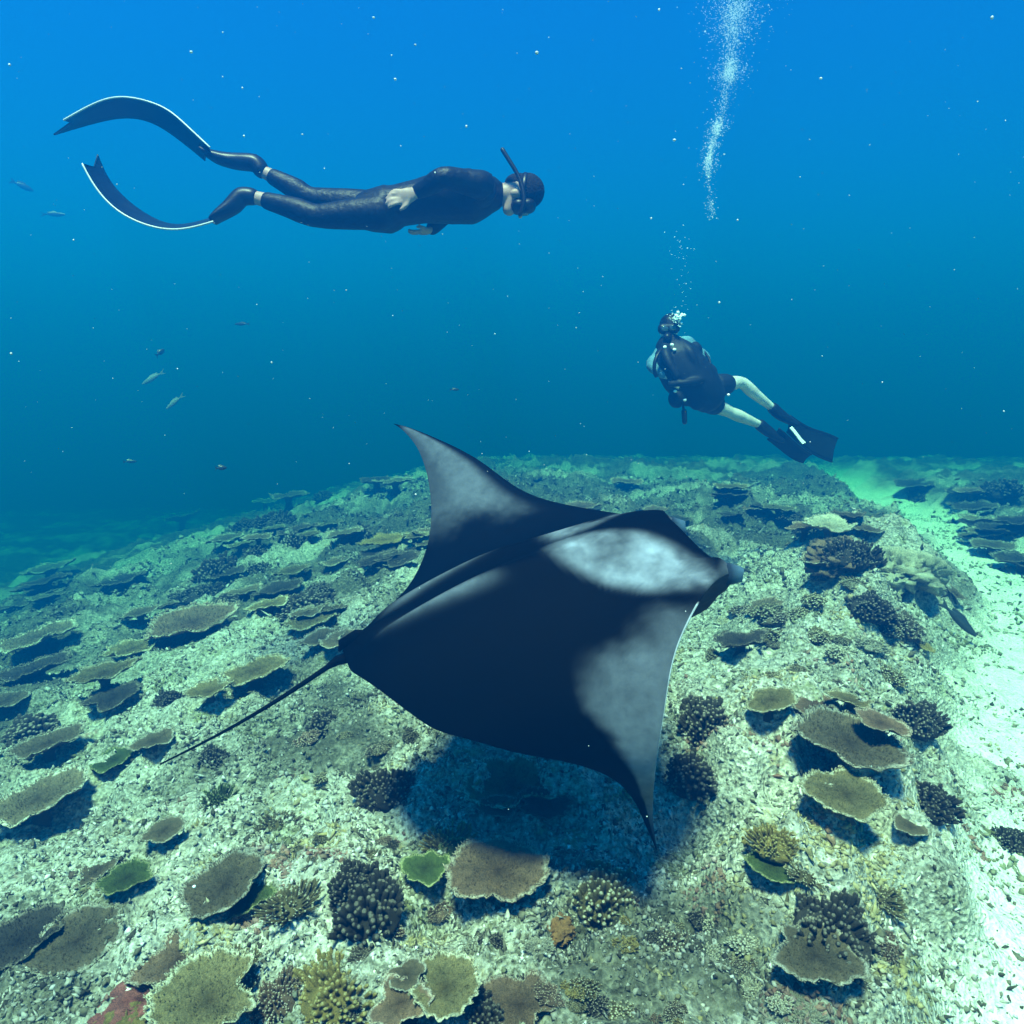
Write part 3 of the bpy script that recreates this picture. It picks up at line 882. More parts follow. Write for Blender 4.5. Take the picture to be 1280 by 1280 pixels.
    mid_ = np.exp(-((ag - (.12 + .9 * np.clip(Qg - .35, 0, 1) * 0)) / .05) ** 2) * 0
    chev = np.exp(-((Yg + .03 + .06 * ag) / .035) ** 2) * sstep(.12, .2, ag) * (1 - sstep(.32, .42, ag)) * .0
    lip = head * (1 - sstep(.0, .03, Qg)) * sstep(.12, .18, ag) * .9  # blue-white mouth edge: skin colour with some sheen painted in
    mk_ = np.clip(np.maximum.reduce([sh, nearw, farw, rid_sheen, chev, lip]), 0, 1)[..., None]
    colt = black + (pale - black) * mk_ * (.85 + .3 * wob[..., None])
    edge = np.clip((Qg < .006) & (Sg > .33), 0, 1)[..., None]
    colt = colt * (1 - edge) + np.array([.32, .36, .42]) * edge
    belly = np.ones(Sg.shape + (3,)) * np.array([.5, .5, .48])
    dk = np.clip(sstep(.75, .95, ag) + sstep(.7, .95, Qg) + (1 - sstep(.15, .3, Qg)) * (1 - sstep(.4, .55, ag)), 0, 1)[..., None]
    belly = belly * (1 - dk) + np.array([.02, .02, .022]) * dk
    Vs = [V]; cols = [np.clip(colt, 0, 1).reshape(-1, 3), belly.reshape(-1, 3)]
    base = len(V); quads = [faces[0]]
    def tube(path, rad, col, seg=12, squash=1.0, sidev=np.array([0., 1, 0])):
        nonlocal base
        path = np.array(path); n = len(path)
        T_ = np.gradient(path, axis=0); T_ /= np.linalg.norm(T_, axis=1)[:, None]
        out = []
        for k in range(n):
            s_ = sidev - T_[k] * (sidev @ T_[k]); s_ /= np.linalg.norm(s_); u_ = np.cross(T_[k], s_)
            for m in range(seg):
                a_ = 2 * np.pi * m / seg
                out.append(path[k] + (s_ * np.cos(a_) + u_ * np.sin(a_) * squash) * rad[k])
        out = np.array(out); Vs.append(out); cols.append(np.repeat(np.atleast_2d(col), len(out) if np.ndim(col) == 1 else 1, 0) if np.ndim(col) == 1 else np.repeat(np.array(col), seg, 0))
        i_, j_ = np.meshgrid(np.arange(n - 1), np.arange(seg), indexing='ij')
        quads.append(np.stack([base + i_ * seg + j_, base + i_ * seg + (j_ + 1) % seg, base + (i_ + 1) * seg + (j_ + 1) % seg, base + (i_ + 1) * seg + j_], -1).reshape(-1, 4))
        base += len(out)
    # whip tail
    t0 = np.array(manta_world(np.array(0.), np.array(-.44), np.array(.006))); t0b = np.array(manta_world(np.array(0.), np.array(-.55), np.array(.004)))
    t1 = np.array(at(200, 955, 2.50))
    path = [t0, t0b] + [t0b + (t1 - t0b) * f + np.array([0, 0, -.02 * math.sin(f * 3.1)]) for f in np.linspace(.06, 1, 14)]
    rad = [.030, .018] + list(np.linspace(.010, .003, 14))
    tube(path, rad, black * 1.5)
    # small dorsal fin at the root of the tail
    df = [manta_world(np.array(0.), np.array(y_), np.array(z_)) for y_, z_ in ((-.36, .02), (-.42, .045), (-.475, .062), (-.52, .05), (-.535, .03))]
    tube([np.array(p_) for p_ in df], [.004, .020, .024, .018, .004], black * 1.5, squash=.5, sidev=np.array([0, 0, 1.]))
    # rolled cephalic lobes either side of the mouth
    for side in (1, -1):
        pts = [(.19, .36, .004), (.20, .43, .006), (.203, .465, .002), (.198, .49, -.010), (.190, .50, -.028)]
        pp = [np.array(manta_point(np.array(p_[0]), np.array(p_[1]), np.array(p_[2]), side)) for p_ in pts]
        cc = np.array([black, black * 2, [.015, .025, .045], [.07, .13, .21], [.05, .09, .14]])  # bluish lobe ends, own colour mixed with painted sheen
        tube(pp, [.026, .037, .039, .032, .003], cc, squash=.7, sidev=np.array([0, 0, 1.]))
    me = mesh_np('manta_body', np.concatenate(Vs), [np.concatenate(quads)])
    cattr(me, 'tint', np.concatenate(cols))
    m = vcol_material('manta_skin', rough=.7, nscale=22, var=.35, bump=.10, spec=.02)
    root = empty('manta_ray', tuple(MP_POS), 'black manta ray with pale shoulder and wing patches gliding over the reef', 'manta ray')
    o = link('body', me, m, root)
    o.matrix_parent_inverse = Matrix.Translation(Vector(-MP_POS))
    for side in (1, -1):
        p = manta_point(np.array(.235), np.array(.36), np.array(-.006), side)
        bv, bf = ico_base()
        ev = bv * .022
        eo = link('eye', mesh_np('eye', ev, bf), simple('manta_eye', (.012, .012, .014), .15, .1), root)
        eo.location = Vector(p) - Vector(MP_POS)
build_manta()
#MANTA>>
#<<PEOPLE
# ------------------------------------------------------------------ people
class Tubes:
    """tapered limbs gathered into one mesh and fused into one continuous surface"""
    def __init__(self): self.V = []; self.Q = []; self.Tn = []; self.n = 0
    def tube(self, pts, rad, side=(0, 1, 0), seg=14, sub=4):
        pts = np.array([np.array(p) for p in pts], float)
        rad = np.array([r if isinstance(r, (tuple, list)) else (r, r) for r in rad], float)
        n = len(pts)
        # smooth resample
        if n > 2:
            t = np.linspace(0, n - 1, (n - 1) * sub + 1); k = np.arange(n)
            pts = np.stack([nspline(k.astype(float), pts[:, c], t) for c in range(3)], 1)
            rad = np.stack([np.interp(t, k, rad[:, c]) for c in range(2)], 1)
        else:
            t = np.linspace(0, 1, sub + 1)[:, None]
            pts = pts[0] + (pts[1] - pts[0]) * t; rad = rad[0] + (rad[1] - rad[0]) * t
        # rounded ends
        n = len(pts)
        T_ = np.gradient(pts, axis=0); T_ /= np.linalg.norm(T_, axis=1)[:, None]
        r0 = rad[0].min(); r1 = rad[-1].min()
        pts = np.concatenate([[pts[0] - T_[0] * r0 * .8, pts[0] - T_[0] * r0 * .45], pts, [pts[-1] + T_[-1] * r1 * .45, pts[-1] + T_[-1] * r1 * .8]])
        rad = np.concatenate([[rad[0] * .45, rad[0] * .85], rad, [rad[-1] * .85, rad[-1] * .45]])
        T_ = np.concatenate([[T_[0]] * 2, T_, [T_[-1]] * 2])
        sd = np.array(side, float)
        b = self.n
        for p, r, t_ in zip(pts, rad, T_):
            s = sd - t_ * (sd @ t_); s /= np.linalg.norm(s); u = np.cross(t_, s)
            for m in range(seg):
                a = 2 * np.pi * m / seg
                self.V.append(p + s * math.cos(a) * r[0] + u * math.sin(a) * r[1])
        nn = len(pts)
        for i in range(nn - 1):
            for j in range(seg):
                j2 = (j + 1) % seg
                self.Q.append((b + i * seg + j, b + i * seg + j2, b + (i + 1) * seg + j2, b + (i + 1) * seg + j))
        self.V.append(pts[0]); self.V.append(pts[-1]); c0 = b + nn * seg; c1 = c0 + 1
        for j in range(seg):
            j2 = (j + 1) % seg
            self.Tn.append((c0, b + j2, b + j)); self.Tn.append((c1, b + (nn - 1) * seg + j, b + (nn - 1) * seg + j2))
        self.n = c1 + 1
    def ball(self, c, r3, axes=None):
        bv, bf = BALL
        P = bv * np.array(r3)
        if axes is not None: P = P @ np.array(axes)
        self.V += list(P + np.array(c)); self.Tn += [tuple(f + self.n) for f in bf]; self.n += len(bv)
    def build(self, name, m, parent, voxel=None, smooth=4):
        me = mesh_np(name, np.array(self.V), [f for f in (np.array(self.Q), np.array(self.Tn)) if len(f)])
        o = link(name, me, m, parent)
        o.matrix_parent_inverse = Matrix.Translation(-parent.matrix_basis.translation)
        if voxel:
            md = o.modifiers.new('fuse', 'REMESH'); md.mode = 'VOXEL'; md.voxel_size = voxel; md.use_smooth_shade = True
            sm = o.modifiers.new('soften', 'SMOOTH'); sm.factor = .5; sm.iterations = smooth
        return o

def _ball():
    import bmesh
    bm = bmesh.new(); bmesh.ops.create_icosphere(bm, subdivisions=3, radius=1)
    r = (np.array([v.co[:] for v in bm.verts]), np.array([[v.index for v in f.verts] for f in bm.faces])); bm.free(); return r
BALL = _ball()

M['neoprene'] = simple('black_neoprene', (.0025, .003, .004), .5, .6, 26, .7, .16)
M['skin'] = simple('skin', (.27, .18, .145), .55, .15, 20, .05, .3)
M['hair'] = simple('dark_hair', (.006, .005, .005), .85, .6, 90, 1.0, .1)
M['pale_skin'] = simple('pale_skin', (.46, .44, .41), .55, .15, 14, .05, .3)
M['rubber'] = simple('black_rubber', (.004, .004, .005), .4, .3, 20, 0, .2)
M['lens'] = simple('mask_glass', (.03, .05, .06), .05, .1, 10, 0, .8)
M['blade'] = simple('fin_blade', (.005, .006, .008), .35, .4, 12, 0, .2)
M['edge'] = simple('pale_fin_rail', (.40, .43, .42), .4, .1, 12)
M['white'] = simple('white_print', (.75, .76, .74), .5, .05, 12)
M['rash'] = simple('pale_blue_shirt', (.07, .17, .24), .7, .3, 14, .2, .2)
M['vest'] = simple('black_vest', (.004, .005, .008), .6, .5, 12, .2, .2)
M['shorts'] = simple('blue_shorts', (.05, .16, .32), .7, .2, 12)
M['tank'] = simple('tank_metal', (.35, .36, .36), .35, .1, 6)

def strip(name, A, Bp, m, parent, thick=.004, notch=None):
    """fin blade between two edge curves (lists of points) with real thickness"""
    A = np.array([np.array(p) for p in A]); Bp = np.array([np.array(p) for p in Bp])
    k = np.arange(len(A)).astype(float); t = np.linspace(0, len(A) - 1, 40)
    A = np.stack([nspline(k, A[:, c], t) for c in range(3)], 1); Bp = np.stack([nspline(k, Bp[:, c], t) for c in range(3)], 1)
    nw = 9; n = len(t); Vt = []
    for i in range(n):
        for j in range(nw):
            f = j / (nw - 1); ii = i
            p = A[i] * (1 - f) + Bp[i] * f
            if notch and i >= n - 4:      # swallow-tail end
                p = p + (A[i - 4] + Bp[i - 4] - A[i] - Bp[i]) * .5 * notch * (1 - abs(2 * f - 1)) * (i - n + 5) / 4
            Vt.append(p)
    Vt = np.array(Vt).reshape(n, nw, 3)
    tg = np.gradient(Vt, axis=0); cr = np.gradient(Vt, axis=1)
    N_ = np.cross(tg, cr); N_ /= np.linalg.norm(N_, axis=2)[..., None] + 1e-9
    V = np.concatenate([(Vt + N_ * thick).reshape(-1, 3), (Vt - N_ * thick).reshape(-1, 3)])
    i, j = np.meshgrid(np.arange(n - 1), np.arange(nw - 1), indexing='ij'); a = i * nw + j
    q1 = np.stack([a, a + nw, a + nw + 1, a + 1], -1).reshape(-1, 4); q2 = q1[:, ::-1] + n * nw
    bd = []
    for i in range(n - 1):
        for e in (0, nw - 1):
            bd.append((i * nw + e, (i + 1) * nw + e, (i + 1) * nw + e + n * nw, i * nw + e + n * nw))
    for j in range(nw - 1):
        for r in (0, n - 1):
            bd.append((r * nw + j, r * nw + j + 1, r * nw + j + 1 + n * nw, r * nw + j + n * nw))
    o = link(name, mesh_np(name, V, [np.concatenate([q1, q2, np.array(bd)])]), m, parent)
    return o, A, Bp

def rail(name, path, r, m, parent, off):
    tb = Tubes(); tb.tube(path, [r] * len(path), side=(0.3, .2, .9), seg=8, sub=1)
    me = mesh_np(name, np.array(tb.V), [np.array(tb.Q), np.array(tb.Tn)])
    return link(name, me, m, parent)

def place(o, root):
    o.matrix_parent_inverse = Matrix.Translation(-root.matrix_basis.translation)
    return o

def freediver():
    D = 3.9
    root = empty('person', tuple(at(480, 262, D)), 'freediver in black wetsuit and long fins gliding level with hand on hip', 'person')
    def p(x, y, dd=0.0): return at(x, y, D + dd)
    # joints (dd: metres farther from the lens)
    neck = p(628, 243); head = p(653, 240); chest = p(590, 246); belly = p(525, 252); pelv = p(478, 262)
    hipN, kneeN, ankN = p(476, 266, -.09), p(398, 270, -.08), p(316, 246, -.06)
    hipF, kneeF, ankF = p(474, 260, .09), p(390, 248, .10), p(328, 214, .10)
    shN, elN, wrN = p(603, 232, -.19), p(556, 222, -.30), p(521, 240, -.20)
    shF, elF, wrF = p(603, 240, .19), p(560, 262, .24), p(540, 286, .16)
    def limbs(tb, g, legend=1.0, suit=False):
        tb.tube([pelv, p(500, 257), belly, p(560, 247), chest, p(612, 243)], [(.150 + g, .100 + g), (.145 + g, .094 + g), (.145 + g, .100 + g), (.170 + g, .124 + g), (.180 + g, .128 + g), (.11 + g, .085 + g)], seg=20)
        tb.tube([p(485, 262), p(462, 264)], [(.16 + g, .112 + g), (.13 + g, .095 + g)], seg=20)
        for h, k, a in ((hipN, kneeN, ankN), (hipF, kneeF, ankF)):
            h2 = h; mid = h.lerp(k, .5); cal = k.lerp(a, .30); e = k.lerp(a, legend)
            tb.tube([h2, mid, k, cal, e], [(.080 + g), (.068 + g), (.050 + g), (.053 + g), (.033 + g + .016 * (1 - legend))])
        for s_, e_, w_ in ((shN, elN, wrN), (shF, elF, wrF)):
            tb.tube([chest.lerp(s_, .5), s_, s_.lerp(e_, .5), e_, e_.lerp(w_, .4), w_], [(.085 + g), (.066 + g), (.052 + g), (.043 + g), (.043 + g), (.028 + g)])
    body = Tubes()
    limbs(body, 0.0)
    body.tube([p(610, 243), neck, p(640, 241)], [(.062), (.056), (.058)])
    # head: skull, face looking down, jaw, nose, ears
    body.ball(head, (.102, .076, .086))
    body.ball(p(650, 250), (.082, .062, .064))
    body.tube([p(640, 252), p(636, 262)], [(.05), (.036)])
    body.tube([p(652, 262), p(650, 271)], [(.018), (.013)], seg=8)
    for dd in (-.076, .076):
        body.ball(p(644, 241, dd), (.030, .012, .020))
    # feet inside the fin pockets
    body.tube([ankN, p(303, 249, -.06), p(284, 263, -.06)], [.031, .030, .020]); body.tube([ankF, p(314, 206, .10), p(286, 200, .10)], [.031, .030, .020])
    # near hand resting on the hip: palm and five separate bent fingers
    body.tube([wrN, p(511, 244, -.225), p(502, 247, -.22)], [(.024, .028), (.018, .040), (.016, .042)], side=(0, 1, 0))
    for k, (x0, y0, x1, y1, x2, y2) in enumerate([(505, 240, 494, 238, 487, 242), (503, 244, 490, 243, 483, 248), (502, 249, 489, 250, 482, 255), (502, 253, 491, 256, 485, 260)]):
        body.tube([p(x0, y0, -.225), p(x1, y1, -.232), p(x2, y2, -.215)], [.0105, .0098, .0080], seg=8)
    body.tube([p(512, 249, -.22), p(507, 258, -.225), p(500, 262, -.215)], [.013, .0115, .009], seg=8)
    # far hand, mostly behind the chest
    body.tube([wrF, p(533, 289, .14), p(526, 290, .13)], [(.024), (.036, .018), (.034, .016)])
    for k in range(4):
        body.tube([p(527, 288 + .8 * k, .10 + .022 * k), p(517, 289 + k, .10 + .022 * k), p(511, 287 + k, .10 + .022 * k)], [.0095, .009, .0075], seg=8)
    body.tube([p(534, 287, .10), p(527, 284, .075), p(521, 284, .07)], [.012, .011, .009], seg=8)
    body.build('body', M['skin'], root, .0075, 3)
    suit = Tubes(); limbs(suit, .009, .78, True)
    suit.tube([p(600, 244), p(614, 243), p(622, 243)], [(.10, .085), (.075), (.066)])
    suit.build('wetsuit', M['neoprene'], root, .010, 4)
    # hair
    h = Tubes(); h.ball(p(659, 239), (.094, .086, .092)); h.ball(p(648, 229), (.075, .074, .05)); h.build('hair', M['hair'], root, .008, 2)
    # mask with glass, strap round the head
    mk = Tubes(); mk.tube([p(646, 258, -.0), p(662, 257, -.0)], [(.082, .042), (.076, .040)], seg=18)
    mo = mk.build('mask', M['rubber'], root, .007, 2)
    lens = Tubes()
    for dd in (-.036, .036):
        lens.ball(p(655, 268, dd), (.026, .032, .006))
    place(lens.build('mask_lens', M['lens'], root), root)
    st = Tubes(); pts = []
    for k in range(25):
        a = 2 * math.pi * k / 24
        pts.append(p(654, 240) + Vector((0.012 * math.sin(a), .091 * math.cos(a), .093 * math.sin(a))))
    st.tube(pts, [(.012, .004)] * 25, side=(1, 0, 0), seg=6, sub=1); st.build('mask_strap', M['rubber'], root)
    sn = Tubes(); sn.tube([p(650, 268, -.10), p(655, 250, -.115), p(650, 225, -.115), p(640, 206, -.115), p(628, 187, -.115)], [.012, .012, .011, .011, .0115], seg=10, sub=5)
    sn.build('snorkel', M['rubber'], root)
    # fins
    def fin(pocket, prad, top, bot, dA, dB, notch):
        f = Tubes(); f.tube(pocket, prad)
        fo = f.build('fin', M['rubber'], root, .008, 2)
        A = [at(x, y, D + dA) for x, y in top]; Bq = [at(x, y, D + dB) for x, y in bot]
        b, A2, B2 = strip('blade', A, Bq, M['blade'], fo, .005, notch)
        for path in (A2, B2):
            r = rail('rail', path, .0048, M['edge'] if path is A2 else M['rubber'], fo, 0)
        return fo
    fin([ankF.lerp(kneeF, -.02), p(318, 204, .10), p(298, 202, .10), p(272, 197, .10), p(256, 189, .10)], [(.050, .044), (.052, .048), (.055, .045), (.07, .034), (.075, .018)],
        [(262, 184), (232, 156), (203, 134), (162, 122), (124, 127), (80, 150)], [(256, 200), (225, 175), (192, 154), (158, 147), (120, 153), (68, 168)], .01, .19, .6)
    fin([ankN, p(302, 246, -.06), p(292, 256, -.06), p(276, 268, -.06), p(266, 276, -.06)], [(.046, .044), (.052, .048), (.058, .046), (.07, .030), (.075, .012)],
        [(266, 277), (228, 286), (190, 283), (150, 265), (121, 236), (103, 205)], [(264, 273), (228, 281), (196, 275), (163, 254), (137, 226), (122, 194)], -.15, .03, .6)
freediver()

def scuba():
    D = 6.3
    root = empty('person', tuple(at(868, 480, D)), 'scuba diver in black vest with bare legs and black fins', 'person')
    def p(x, y, dd=0.0): return at(x, y, D + dd)
    head = p(836, 412); pelv = p(888, 492, .10); chest = p(848, 446); nk = p(838, 428)
    body = Tubes()
    body.tube([pelv, p(876, 478, .06), p(862, 462, .03), chest, p(841, 434)], [(.13, .125), (.12, .125), (.13, .14), (.14, .165), (.08, .10)], seg=18)
    body.tube([p(842, 434), nk, p(837, 420)], [.06, .056, .056])
    body.ball(head, (.078, .095, .108)); body.ball(p(834, 419, -.03), (.058, .07, .07))
    body.tube([p(834, 413, -.09), p(833, 417, -.105)], [.016, .014], seg=8)
    for x in (825, 847): body.ball(p(x, 413), (.012, .02, .03))
    legs = ((p(896, 482, .10), p(926, 478, .22), p(966, 510, .42)), (p(882, 500, .08), p(912, 515, .20), p(950, 531, .40)))
    for h, k, a in legs:
        body.tube([h, h.lerp(k, .5), k, k.lerp(a, .3), a], [.084, .070, .051, .056, .035])
    body.tube([legs[0][2], p(978, 520, .46), p(990, 527, .50)], [.036, .042, .03]); body.tube([legs[1][2], p(962, 541, .44), p(974, 549, .48)], [.036, .042, .03])
    # arms: folded in front of the chest
    aR = (p(858, 430, .02), p(881, 450, .02), p(862, 470, -.10)); aL = (p(829, 440, -.02), p(815, 457, -.06), p(836, 472, -.13))
    for s, e, w_ in (aR, aL):
        body.tube([chest.lerp(s, .6), s, s.lerp(e, .5), e, e.lerp(w_, .5), w_], [.08, .064, .052, .044, .040, .028])
    for (s, e, w_), sg in ((aR, -1), (aL, 1)):
        d = (w_ - e).normalized(); up = Vector((0, 0, 1)); sd = d.cross(Vector((0, 1, 0))).normalized()
        pm = w_ + d * .045
        body.tube([w_, pm, w_ + d * .085], [(.022, .028), (.016, .042), (.014, .042)], side=(0, 1, 0))
        for k in range(4):
            o_ = sd * (-.030 + .020 * k)
            body.tube([w_ + d * .08 + o_, w_ + d * .115 + o_ + Vector((0, .004, 0)), w_ + d * (.142 - .006 * abs(k - 1.4)) + o_ + Vector((0, .022, 0))], [.0105, .010, .008], seg=8)
        body.tube([w_ + d * .02 + sd * .03, w_ + d * .055 + sd * .056, w_ + d * .08 + sd * .06 + Vector((0, .015, 0))], [.013, .012, .009], seg=8)
    body.build('body', M['pale_skin'], root, .010, 3)
    # shirt
    sh = Tubes()
    sh.tube([p(874, 476, .06), p(862, 462, .03), chest, p(842, 436)], [(.128, .132), (.138, .148), (.15, .175), (.085, .105)], seg=18)
    for s, e, w_ in (aR, aL):
        sh.tube([chest.lerp(s, .6), s, s.lerp(e, .5), e, e.lerp(w_, .75)], [.09, .074, .062, .054, .042])
    sh.build('shirt', M['rash'], root, .012, 3)
    so_ = Tubes()
    so_.tube([p(877, 480, .06), pelv], [(.135, .135), (.145, .14)], seg=16)
    for h, k, a in legs: so_.tube([h, h.lerp(k, .38)], [.106, .096])
    so_.build('shorts', M['vest'], root, .012, 3)
    # buoyancy vest with tank, hoses, gauge
    ve = Tubes()
    ve.tube([p(884, 494, .02), p(872, 482, -.02), p(856, 466, -.05), p(844, 446, -.06), p(836, 432, -.04)], [(.16, .16), (.185, .20), (.19, .215), (.175, .19), (.11, .12)], seg=20)
    ve.ball(p(858, 492, -.06), (.11, .08, .11)); ve.ball(p(884, 468, -.02), (.09, .08, .10)); ve.ball(p(826, 446, -.08), (.055, .06, .07))
    ve.ball(p(846, 498, -.10), (.075, .06, .085)); ve.ball(p(872, 500, -.06), (.08, .07, .09)); ve.ball(p(868, 440, -.02), (.07, .08, .09)); ve.tube([p(850, 428, -.12), p(862, 440, -.22), p(872, 462, -.20)], [.035, .04, .03]); ve.tube([p(832, 430, -.12), p(833, 446, -.24), p(846, 470, -.26)], [.035, .04, .03]); ve.tube([p(838, 480, -.22), p(860, 478, -.26), p(884, 474, -.16)], [.028, .03, .028])
    vo = ve.build('vest', M['vest'], root, .013, 3)
    for x, y in ((831, 434), (840, 431), (843, 437), (844, 489), (856, 500)):
        bk = Tubes(); bk.ball(p(x, y, -.235 if y < 470 else -.20), (.016, .012, .013)); bo = bk.build('buckle', M['white'], vo)
    tk = Tubes(); tk.tube([p(848, 432, .26), p(862, 448, .29), p(880, 474, .34)], [.088, .09, .088], seg=18); tk.build('tank', M['tank'], root)
    vl = Tubes(); vl.tube([p(848, 432, .24), p(844, 424, .22)], [.03, .028], seg=10); vl.build('tank_valve', M['rubber'], root)
    hs = Tubes(); hs.tube([p(845, 425, .22), p(852, 422, .08), p(846, 424, -.08), p(836, 421, -.13)], [.011] * 4, seg=8); hs.build('hose', M['rubber'], root)
    rg = Tubes(); rg.tube([p(835, 421, -.10), p(834, 422, -.17)], [(.04), (.036)], seg=12); rg.build('regulator', M['rubber'], root)
    nf = Tubes(); nf.tube([p(852, 426, .10), p(828, 436, -.18), p(818, 456, -.24), p(820, 470, -.22)], [.016] * 4, seg=8); nf.build('inflator_hose', M['rubber'], root)
    oc = Tubes(); oc.tube([p(846, 425, .20), p(876, 436, .02), p(888, 458, -.12), p(876, 480, -.22)], [.011] * 4, seg=8); oc.build('spare_hose', M['rubber'], root)
    g = Tubes(); g.tube([p(852, 486, -.10), p(853, 500, -.14), p(855, 516, -.12)], [.010] * 3, seg=8); go = g.build('gauge_hose', M['rubber'], root)
    g2 = Tubes(); g2.tube([p(855, 514, -.12), p(856, 528, -.12)], [(.04, .022), (.036, .02)], seg=10); g3 = g2.build('gauge', M['rubber'], go)
    mk = Tubes(); mk.tube([p(827, 411, -.09), p(845, 410, -.09)], [(.04, .046), (.04, .046)], side=(0, 1, 0), seg=14); mk.build('mask', M['rubber'], root, .01, 2)
    ln = Tubes(); ln.ball(p(831, 411, -.135), (.03, .008, .026)); ln.ball(p(841, 410, -.135), (.03, .008, .026)); ln.build('mask_lens', M['lens'], root)
    hr = Tubes(); hr.ball(p(837, 407, -.012), (.088, .108, .104)); hr.build('hood', M['neoprene'], root, .01, 2)
    def fin(pocket, prad, A, Bq, mark):
        f = Tubes(); f.tube(pocket, prad); fo = f.build('fin', M['rubber'], root, .012, 2)
        b, A2, B2 = strip('blade', A, Bq, M['blade'], fo, .006, .25)
        for path in (A2, B2):
            r = rail('rail', path, .010, M['rubber'], fo, 0)
        if mark:
            q, _, _ = strip('stripe', *mark, M['white'], fo, .004)
    fin([legs[0][2], p(976, 519, .45), p(994, 530, .50)], [(.055), (.062, .052), (.085, .03)],
        [p(988, 520, .46), p(1010, 534, .52), p(1030, 541, .58), p(1047, 548, .62)], [p(984, 540, .54), p(1004, 558, .60), p(1022, 570, .66), p(1040, 577, .70)], None)
    fin([legs[1][2], p(960, 539, .43), p(976, 550, .46)], [(.055), (.062, .052), (.085, .03)],
        [p(974, 536, .36), p(988, 548, .39), p(1002, 560, .42), p(1014, 568, .44)], [p(960, 549, .46), p(974, 560, .50), p(990, 572, .53), p(1004, 578, .55)],
        ([p(987, 535, .30), p(992, 541, .31), p(998, 549, .32), p(1003, 555, .33)], [p(990, 533, .31), p(995, 539, .32), p(1001, 547, .33), p(1007, 553, .34)]))
scuba()
#PEOPLE>>
#<<SMALL
# ------------------------------------------------------------------ fish, bubbles, drifting specks
def fish_mesh(name, deep=.34, fork=.5):
    n, sg = 14, 10
    V, Fq = [], []
    for i in range(n):
        t = i / (n - 1); h = deep * .5 * (math.sin(math.pi * min(1, t * .92 + .04)) ** .75) * (1 - .15 * t) if t < .86 else deep * .5 * .28
        h = max(h, .012); w_ = h * .42
        for k in range(sg):
            a = 2 * math.pi * k / sg
            V.append((.5 - .78 * t, w_ * math.cos(a), h * math.sin(a)))
    for i in range(n - 1):
        for k in range(sg):
            k2 = (k + 1) % sg; Fq.append((i * sg + k, i * sg + k2, (i + 1) * sg + k2, (i + 1) * sg + k))
    b = len(V)
    for y in (-.008, .008):     # tail
        V += [(-.27, y, deep * .10), (-.27, y, -deep * .10), (-.5, y, -deep * .5), (-.5 + .16 * fork, y, 0), (-.5, y, deep * .5)]
    Fq += [(b, b + 1, b + 2, b + 3), (b, b + 3, b + 4, b + 4), (b + 5, b + 8, b + 7, b + 6), (b + 5, b + 9, b + 8, b + 8)]
    c = len(V)
    for y in (-.006, .006):     # dorsal fin
        V += [(.22, y, deep * .42), (.05, y, deep * .66), (-.2, y, deep * .5), (-.22, y, deep * .22)]
    Fq += [(c, c + 1, c + 2, c + 3), (c + 7, c + 6, c + 5, c + 4), (c, c + 4, c + 5, c + 1), (c + 1, c + 5, c + 6, c + 2)]
    Fq = [f for f in Fq]
    q = np.array([f for f in Fq if len(set(f)) == 4]); t = np.array([f[:3] for f in Fq if len(set(f)) == 3])
    return mesh_np(name, np.array(V), [q, t])
FM = {'deep': fish_mesh('fish_deep', .46), 'slim': fish_mesh('fish_slim', .20, .7), 'mid': fish_mesh('fish_mid', .30)}
M['fish_dark'] = simple('dark_fish', (.02, .022, .026), .4, .3, 20)
M['fish_pale'] = simple('pale_fish', (.16, .18, .18), .5, .2, 20)
def fish(px, py, d, lpx, kind, m, label, yaw=0.0, tilt=0.0, group=None):
    o = link('fish', variant(FM[kind], M[m]))
    o.location = at(px, py, d); s = lpx * d / FPX; o.scale = (s, s, s); o.rotation_euler = (0, tilt, yaw)
    tag(o, label, 'fish', group)
fish(1197, 773, 5.6, 62, 'slim', 'fish_dark', 'dark slender fish hovering over the white sand channel', yaw=-.3, tilt=.75)
fish(276, 585, 7.5, 14, 'deep', 'fish_dark', 'small dark fish above the hazy edge of the slope', yaw=.4)
fish(200, 441, 11.0, 15, 'deep', 'fish_dark', 'small dark fish just above two pale slender fish', yaw=1.0, tilt=-.6)
fish(192, 472, 12.5, 34, 'slim', 'fish_pale', 'upper of two pale slender fish in open water', yaw=math.pi, tilt=.5)
fish(219, 502, 12.0, 30, 'slim', 'fish_pale', 'lower of two pale slender fish in open water', yaw=math.pi, tilt=.65)
fish(27, 232, 14.0, 26, 'mid', 'fish_dark', 'dim dark fish in open water below the freediver fins', yaw=.5, tilt=.4)
fish(66, 268, 15.0, 30, 'slim', 'fish_dark', 'faint slim dark fish behind the lower freediver fin', yaw=.1)
fish(303, 405, 11.0, 22, 'slim', 'fish_dark', 'faint dark fish in open water under the freediver legs', yaw=2.9)
fish(162, 577, 11.0, 16, 'mid', 'fish_dark', 'faint small fish near the deep end of the slope', yaw=.3)
fish(568, 487, 8.5, 12, 'mid', 'fish_dark', 'tiny dark fish high above the ray wing tip', yaw=.3)
fish(1120, 725, 5.0, 14, 'deep', 'fish_dark', 'small dark fish in front of the pale coral boulder', yaw=.6)

